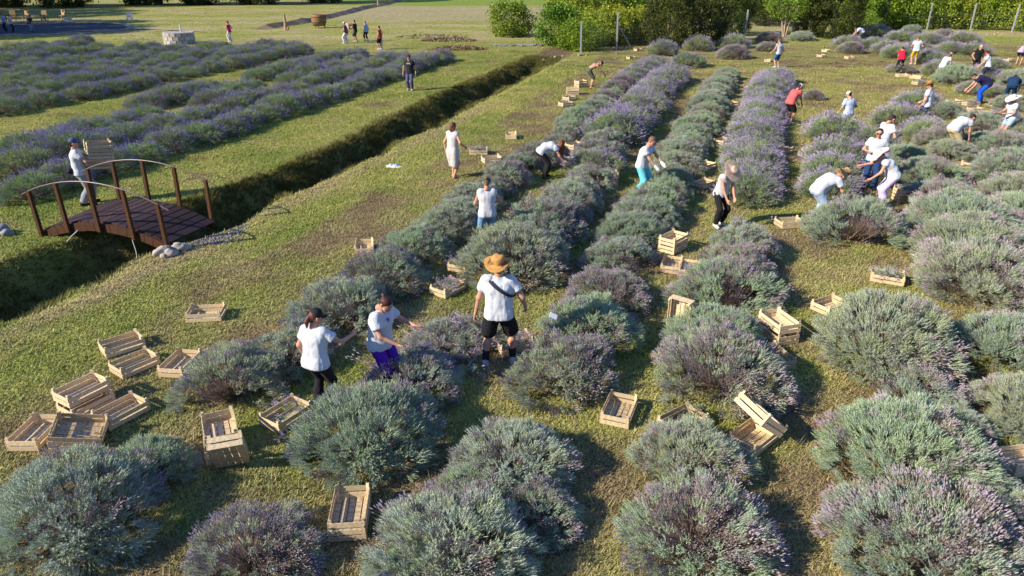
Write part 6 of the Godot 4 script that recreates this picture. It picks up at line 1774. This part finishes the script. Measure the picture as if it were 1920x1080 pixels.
# ------------------------------------------------------------------ things on the far meadow
func build_meadow() -> void:
	# shaded paving with its pale kerb path, upper left
	var pv := MB.new()
	var pts := []
	for k in 28:
		var a := TAU * k / 28.0
		pts.append(Vector3(-51.0 + cos(a) * (11.0 + 1.2 * sin(a * 2.0)), 0.06, -76.5 + sin(a) * 8.5))
	var cpt := Vector3(-51.0, 0.06, -76.5)
	for k in 28:
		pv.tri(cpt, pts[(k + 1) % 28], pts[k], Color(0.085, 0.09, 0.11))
		var a: Vector3 = pts[k]; var b: Vector3 = pts[(k + 1) % 28]
		var ao := cpt + (a - cpt) * 1.07; var bo := cpt + (b - cpt) * 1.07
		pv.quad(a + Vector3(0, 0.03, 0), ao + Vector3(0, 0.03, 0), bo + Vector3(0, 0.03, 0), b + Vector3(0, 0.03, 0), Color(0.36, 0.33, 0.29))
		pv.quad(ao + Vector3(0, -0.1, 0), bo + Vector3(0, -0.1, 0), bo + Vector3(0, 0.03, 0), ao + Vector3(0, 0.03, 0), Color(0.36, 0.33, 0.29))
	struct("paving", pv.mesh(), textured(0.9, 0.7, 1.0, 0.05, Vector3(0.7, 0.7, 0.7), 5))
	var path := MB.new()
	var pp := [Vector3(-39.6, 0.075, -77.0), Vector3(-35.0, 0.08, -75.0), Vector3(-30.0, 0.08, -72.5)]
	for k in 2:
		var a: Vector3 = pp[k]; var b: Vector3 = pp[k + 1]
		path.quad(a + Vector3(0, 0, 0.45), b + Vector3(0, 0, 0.2), b - Vector3(0, 0, 0.2), a - Vector3(0, 0, 0.45), Color(0.36, 0.33, 0.25))
	struct("path", path.mesh(), M.vc)
	# garden chairs and tables in the shade
	var cl := ["small wooden chair at the left end of the shaded table", "wooden chair second along the shaded table", "wooden chair third along the shaded table", "wooden chair at the right end of the shaded table"]
	for k in 4:
		chair(Vector3([-59.4, -58.0, -55.6, -54.6][k], 0.03, [-88.4, -88.7, -88.3, -90.2][k]), [0.3, -0.2, 0.1, -0.4][k], Color(0.42, 0.28, 0.15), cl[k], "wooden chairs at the shaded tables")
	chair(Vector3(-44.5, 0.0, -86.4), 0.2, Color(0.70, 0.62, 0.58), "white chair standing alone on the far sunlit grass", "")
	var tb := thing("garden_table", "long rustic wooden table among the shaded chairs", "table", Vector3(-57.0, 0.0, -87.0), 0.05)
	for k in 4:
		var b := MB.new(); b.box(Transform3D(Basis(), Vector3(0, 0.74, (k - 1.5) * 0.22)), Vector3(4.6, 0.04, 0.2), Color(0.30, 0.19, 0.10)); part("board", b.mesh(), M.vc, tb)
	for s in [-1.0, 1.0]:
		for r in [-1.0, 1.0]:
			var b := MB.new(); b.box(Transform3D(Basis(), Vector3(s * 2.0, 0.36, r * 0.32)), Vector3(0.09, 0.72, 0.09), Color(0.30, 0.19, 0.10)); part("leg", b.mesh(), M.vc, tb)
	var bx := thing("white_box", "small white box on the grass behind the shaded paving", "box", Vector3(-51.8, 0, -86.6), 0.2)
	var bb := MB.new(); bb.box(Transform3D(Basis(), Vector3(0, 0.22, 0)), Vector3(0.7, 0.44, 0.5), Color(0.62, 0.58, 0.5)); part("case", bb.mesh(), M.vc, bx)
	var bl := MB.new(); bl.box(Transform3D(Basis(), Vector3(0, 0.47, 0)), Vector3(0.76, 0.05, 0.56), Color(0.7, 0.66, 0.58)); part("lid", bl.mesh(), M.vc, bx)
	# white canopy pole at the left edge
	var um := thing("parasol", "closed white parasol at the upper left edge by the paving", "parasol", Vector3(-58.2, 0, -83.8))
	var ub := MB.new(); ub.lathe([Vector2(0.2, 0.9), Vector2(0.26, 1.2), Vector2(0.2, 2.2), Vector2(0.05, 3.3), Vector2(0.0, 3.35)], 12, Transform3D(), Color(0.6, 0.62, 0.68)); part("canopy", ub.mesh(), M.vc, um)
	var up_ := MB.new(); up_.tube([Vector3.ZERO, Vector3(0, 3.5, 0)], [0.04, 0.03], 8, Color(0.5, 0.5, 0.5)); part("pole", up_.mesh(), M.vc, um)
	# round stone well with its pipe
	var wl := thing("stone_well", "round whitewashed stone well ring with a pipe behind the left field", "well", Vector3(-27.6, 0, -60.9))
	for r in 3:
		for k in 16:
			var a := TAU * (k + 0.5 * (r % 2)) / 16.0
			var b := MB.new()
			var g := rng.randf_range(0.75, 1.15)
			b.box(Transform3D(Basis(Vector3.UP, -a + PI / 2), Vector3(cos(a) * 1.05, 0.17 + r * 0.3, sin(a) * 1.05)), Vector3(0.405, 0.285, 0.28 + rng.randf() * 0.03), Color(0.46 * g, 0.42 * g, 0.38 * g))
			part("stone", b.mesh(), M.vc, wl)
	var wt := MB.new(); wt.lathe([Vector2(0.93, 0.88), Vector2(0.9, 0.9), Vector2(0.4, 0.93), Vector2(0, 0.94)], 20, Transform3D(), Color(0.33, 0.31, 0.29)); part("cover", wt.mesh(), M.vc, wl)
	var wp := MB.new(); wp.tube([Vector3(0.3, 0.85, 0.1), Vector3(0.3, 1.55, 0.1)], [0.07, 0.06], 8, Color(0.55, 0.55, 0.56)); part("pipe", wp.mesh(), M.vc, wl)
	# wooden tub on a stand, stakes
	var tub := thing("wooden_tub", "round copper-brown wooden tub on legs beside the earth bank", "tub", Vector3(-20.2, 0, -77.6))
	var tm := MB.new(); tm.lathe([Vector2(0.0, 0.25), Vector2(0.62, 0.25), Vector2(0.74, 0.6), Vector2(0.78, 1.1), Vector2(0.72, 1.35), Vector2(0.66, 1.38), Vector2(0.60, 1.2), Vector2(0.0, 1.18)], 18, Transform3D(), Color(0.24, 0.13, 0.055)); part("barrel", tm.mesh(), vmat(0.6), tub)
	for y in [0.55, 1.05]:
		var hm := MB.new(); hm.lathe([Vector2(0.755 if y < 0.8 else 0.795, y), Vector2(0.77 if y < 0.8 else 0.805, y + 0.05), Vector2(0.76 if y < 0.8 else 0.79, y + 0.1)], 18, Transform3D(), Color(0.10, 0.08, 0.07)); part("hoop", hm.mesh(), M.vc, tub)
	for k in 3:
		var a := k * TAU / 3.0
		var lg := MB.new(); lg.tube([Vector3(cos(a) * 0.5, 0.3, sin(a) * 0.5), Vector3(cos(a) * 0.62, 0, sin(a) * 0.62)], [0.06, 0.05], 6, Color(0.2, 0.13, 0.08)); part("leg", lg.mesh(), M.vc, tub)
	for k in 2:
		var b := MB.new()
		b.tube([Vector3.ZERO, Vector3(0.04, 0.8, 0), Vector3(0.02, 1.55, 0)], [0.2, 0.13, 0.11], 8, Color(0.36, 0.26, 0.16))
		b.tube([Vector3(0.1, 0, 0), Vector3(0.35, 0.25, 0.1)], [0.15, 0.1], 6, Color(0.3, 0.2, 0.12))
		solo("tree_stump", b.mesh(), M.trunk, ["tall cut stump at the near end of the earth bank", "slim stump farther along the earth bank"][k], "stump", Vector3([-23.0, -22.2][k], 0, [-75.0, -124.0][k]))
	# earth bank of dug soil across the meadow
	var eb := MB.new()
	for k in 60:
		var t := k / 60.0; var t2 := (k + 1) / 60.0
		var p := Vector3(-26.0, 0, -76.0).lerp(Vector3(-23.0, 0, -150.0), t); var e := Vector3(-26.0, 0, -76.0).lerp(Vector3(-23.0, 0, -150.0), t2)
		p.x += sin(t * 9.0) * 0.5 + t * (1.0 - t) * 7.0; e.x += sin(t2 * 9.0) * 0.5 + t2 * (1.0 - t2) * 7.0
		var h0 := 0.35 + 0.35 * absf(fine_noise.get_noise_1d(k * 9.0)); var h1 := 0.35 + 0.35 * absf(fine_noise.get_noise_1d((k + 1) * 9.0))
		if k == 0: h0 = 0.02
		var c := Color(0.15, 0.11, 0.075) * rng.randf_range(0.7, 1.3)
		eb.quad(p + Vector3(-0.6, 0, 0), p + Vector3(0, h0, 0), e + Vector3(0, h1, 0), e + Vector3(-0.6, 0, 0), c)
		eb.quad(p + Vector3(0, h0, 0), p + Vector3(0.9, 0, 0), e + Vector3(0.9, 0, 0), e + Vector3(0, h1, 0), c * 1.1)
	struct("earth_bank", eb.mesh(), M.vc)
	# heaps of loose soil and dry cuttings in front of the round bush
	for q in [[-5.4, -63.2, 2.6, Color(0.2, 0.13, 0.085)], [-7.4, -66.5, 3.4, Color(0.27, 0.22, 0.14)], [-4.0, -56.3, 2.2, Color(0.2, 0.12, 0.08)]]:
		var s := Soup.new()
		for k in 420:
			var a := rng.randf() * TAU; var r := sqrt(rng.randf())
			var p := Vector3(cos(a) * r * q[2], 0.22 * (1.0 - r * r), sin(a) * r * q[2] * 0.35)
			var d := Vector3(rng.randfn(0, 1), 0.4, rng.randfn(0, 1)).normalized() * rng.randf_range(0.08, 0.24)
			var e := Vector3(-d.z, rng.randf_range(0.0, 0.1), d.x) * 0.6
			s.tri(p - d, p + e, p + d + Vector3(0, 0.05, 0), q[3] * rng.randf_range(0.7, 1.35))
		var o := struct("soil_patch", s.mesh(), M.vc, "stuff")
		o.position = Vector3(q[0], 0.01, q[1])
		o.set_meta("label", "low spread of loose brown soil on the grass beyond the ditch end"); o.set_meta("category", "soil"); o.set_meta("group", "loose soil on the meadow")
	# slate slabs
	for k in 12:
		var b := MB.new()
		b.box(Transform3D(Basis(Vector3.UP, rng.randf() * 3.0) * Basis(Vector3.RIGHT, rng.randf_range(-0.15, 0.15)), Vector3(0, 0.06, 0)), Vector3(rng.randf_range(0.4, 0.8), 0.07, rng.randf_range(0.3, 0.5)), Color(0.2, 0.205, 0.23) * rng.randf_range(0.7, 1.25))
		solo("stone_slab", b.mesh(), M.vc, "grey slab in the thin line of slabs past the ditch end", "slab", Vector3(-1.6 + k * 0.34 + rng.randf() * 0.2, 0.0, -58.6 - rng.randf() * 0.9), "slabs past the ditch end")
	for k in 7:
		rock(Vector3(1.9 + k * 0.55 + rng.randf() * 0.4, 0, -50.9 - k * 0.15 - rng.randf() * 0.5), rng.randf_range(0.07, 0.15), Color(0.27, 0.225, 0.18), ["first", "second", "third", "fourth", "fifth", "sixth", "seventh"][k] + " small pale stone from the left at the far end of the ditch", "pale stones at the ditch end")
	# white sheet leaning against the hedge
	var sheet := MB.new()
	for k in 5: sheet.quad(Vector3(k * 0.16, 0, 0.06 * (k % 2)), Vector3((k + 1) * 0.16, 0, 0.06 * ((k + 1) % 2)), Vector3((k + 1) * 0.16 + 0.6, 3.4, 0.06 * ((k + 1) % 2) - 0.4), Vector3(k * 0.16 + 0.6, 3.4, 0.06 * (k % 2) - 0.4), Color(0.6, 0.63, 0.68))
	for k in 5: sheet.quad(Vector3((k + 1) * 0.16, 0, 0.06 * ((k + 1) % 2) - 0.02), Vector3(k * 0.16, 0, 0.06 * (k % 2) - 0.02), Vector3(k * 0.16 + 0.6, 3.4, 0.06 * (k % 2) - 0.42), Vector3((k + 1) * 0.16 + 0.6, 3.4, 0.06 * ((k + 1) % 2) - 0.42), Color(0.6, 0.63, 0.68))
	solo("plastic_sheet", sheet.mesh(), M.vc, "tall pale plastic strip leaning at the left end of the hedge", "plastic sheet", Vector3(5.4, 0, -104.0))

func chair(at: Vector3, turn: float, col: Color, label: String, group: String) -> void:
	var o := thing("garden_chair", label, "chair", at, turn, group)
	var b := MB.new(); b.box(Transform3D(Basis(), Vector3(0, 0.47, 0)), Vector3(0.62, 0.05, 0.55), col); part("seat", b.mesh(), M.vc, o)
	b = MB.new(); b.box(Transform3D(Basis(Vector3.RIGHT, -0.12), Vector3(0, 0.85, -0.28)), Vector3(0.62, 0.62, 0.05), col); part("backrest", b.mesh(), M.vc, o)
	for s in [-1.0, 1.0]:
		for t in [-1.0, 1.0]:
			b = MB.new(); b.box(Transform3D(Basis(), Vector3(s * 0.27, 0.225, t * 0.22)), Vector3(0.06, 0.45, 0.06), col); part("leg", b.mesh(), M.vc, o)

# ------------------------------------------------------------------ small things in the field
func build_small() -> void:
	var s := MB.new()
	var st := 9
	for i in st:
		for j in st:
			var q := []
			for d in [[0, 0], [1, 0], [1, 1], [0, 1]]:
				var u: float = (i + d[0]) / float(st); var v: float = (j + d[1]) / float(st)
				var e := sin(u * PI) * sin(v * PI)
				q.append(Vector3((u - 0.5) * 0.52 * (0.6 + 0.5 * sin(v * 3.0)), 0.015 + e * (0.07 + 0.05 * sin(u * 17.0 + v * 5.0)), (v - 0.5) * 0.34))
			s.quad(q[3], q[2], q[1], q[0], Color(0.76, 0.76, 0.78))
			s.quad(q[0] - Vector3(0, 0.012, 0), q[1] - Vector3(0, 0.012, 0), q[2] - Vector3(0, 0.012, 0), q[3] - Vector3(0, 0.012, 0), Color(0.76, 0.76, 0.78))
	solo("white_cloth", s.mesh(), M.vc, "crumpled white cloth dropped on the grass beside the ditch", "cloth", Vector3(-3.72, 0, -21.39))
	var c := MB.new()
	c.box(Transform3D(Basis(Vector3.FORWARD, 0.5) * Basis(Vector3.RIGHT, 0.5)), Vector3(0.12, 0.012, 0.085), Color(0.78, 0.78, 0.8))
	solo("paper_card", c.mesh(), M.vc, "small white card caught on the third row bush by the man's shadow", "card", Vector3(0.63, 0.85, -9.42))
	# loose heap of cut lavender in the second row
	for h in [[-1.1, -9.55, 0.75], [-0.62, -9.95, 0.6], [-1.55, -9.2, 0.55]]:
		var hp := Soup.new()
		for k in 60:
			var a := rng.randf() * TAU
			var p: Vector3 = Vector3(cos(a), 0, sin(a)) * sqrt(rng.randf()) * h[2]
			p.y = 0.08 + rng.randf() * 0.3 * (1.0 - p.length() / h[2])
			var d := Vector3(rng.randfn(0, 1), rng.randf_range(0.1, 0.7), rng.randfn(0, 1)).normalized()
			hp.join(pick([tufts.fan, tufts.stick, tufts.leaf, tufts.faded][k % 4]), align(d, p, rng.randf_range(0.7, 1.1)))
		solo("cut_lavender_heap", hp.mesh(), M.flower, ["middle heap of cut lavender left of the straw-hatted man's legs", "heap of cut lavender just behind the straw-hatted man", "heap of cut lavender beside the purple trousers"][[-1.1, -0.62, -1.55].find(h[0])], "lavender heap", Vector3(h[0], ground_y(h[0], h[1]), h[1]), "heaps of cut lavender")
	# crates in arms
	for k in 4:
		put_crate(Vector3(-10.746, 0.93, -17.805) + Vector3(0.015 * k, k * 0.172, -0.01 * k), Vector3(0.0, 0.62 + 0.03 * k, -0.1), ["lowest", "second lowest", "second highest", "top"][k] + " crate in the stack carried by the man behind the footbridge")
	for k in 3:
		put_crate(Vector3(-13.8497, 1.0, -62.5816) + Vector3(0, k * 0.17, 0), Vector3(0, 1.2, 0), ["lowest", "middle", "top"][k] + " crate in the arms of the dark-clothed walker in the far group")

func _ready() -> void:
	rng.seed = 20240617
	patch_noise.seed = 7; patch_noise.frequency = 0.045; patch_noise.fractal_octaves = 4
	fine_noise.seed = 11; fine_noise.frequency = 0.32; fine_noise.fractal_octaves = 3
	var cam := Camera3D.new()
	cam.name = "camera"
	cam.position = Vector3(0, 5.65, 0)
	cam.rotation_degrees = Vector3(-24.7, 0, 0)
	cam.fov = 45.1
	cam.near = 0.1; cam.far = 2000.0
	add_child(cam)
	var we := WorldEnvironment.new()
	we.name = "world_environment"
	var env := Environment.new()
	env.background_mode = Environment.BG_SKY
	var sky := Sky.new()
	var sm := ProceduralSkyMaterial.new()
	sm.sky_top_color = Color(0.38, 0.54, 0.82); sm.sky_horizon_color = Color(0.66, 0.78, 0.93); sm.sky_curve = 0.12
	sm.ground_bottom_color = Color(0.25, 0.25, 0.17); sm.ground_horizon_color = Color(0.55, 0.6, 0.6)
	sm.sky_energy_multiplier = 0.8
	sky.sky_material = sm
	env.sky = sky
	env.tonemap_mode = Environment.TONE_MAPPER_LINEAR
	env.tonemap_exposure = 1.75
	env.sdfgi_enabled = true; env.ssao_enabled = true; env.ssil_enabled = true
	we.environment = env
	add_child(we)
	var sun := DirectionalLight3D.new()
	sun.name = "sun"
	sun.light_energy = 1.5
	sun.light_color = Color(1.0, 0.95, 0.87)
	sun.light_angular_distance = 0.5
	sun.shadow_enabled = true
	add_child(sun)
	sun.look_at_from_position(Vector3.ZERO, Vector3(0.79, -0.5, -0.352))
	var t0 := Time.get_ticks_msec()
	M.vc = vmat(0.8)
	build_ground()
	build_backdrop()
	print("backdrop ", Time.get_ticks_msec() - t0)
	build_bridge()
	build_meadow()
	build_bushes()
	print("bushes ", Time.get_ticks_msec() - t0)
	build_crates()
	build_people()
	print("people ", Time.get_ticks_msec() - t0)
	build_small()
	build_grass()
	print("done ", Time.get_ticks_msec() - t0)
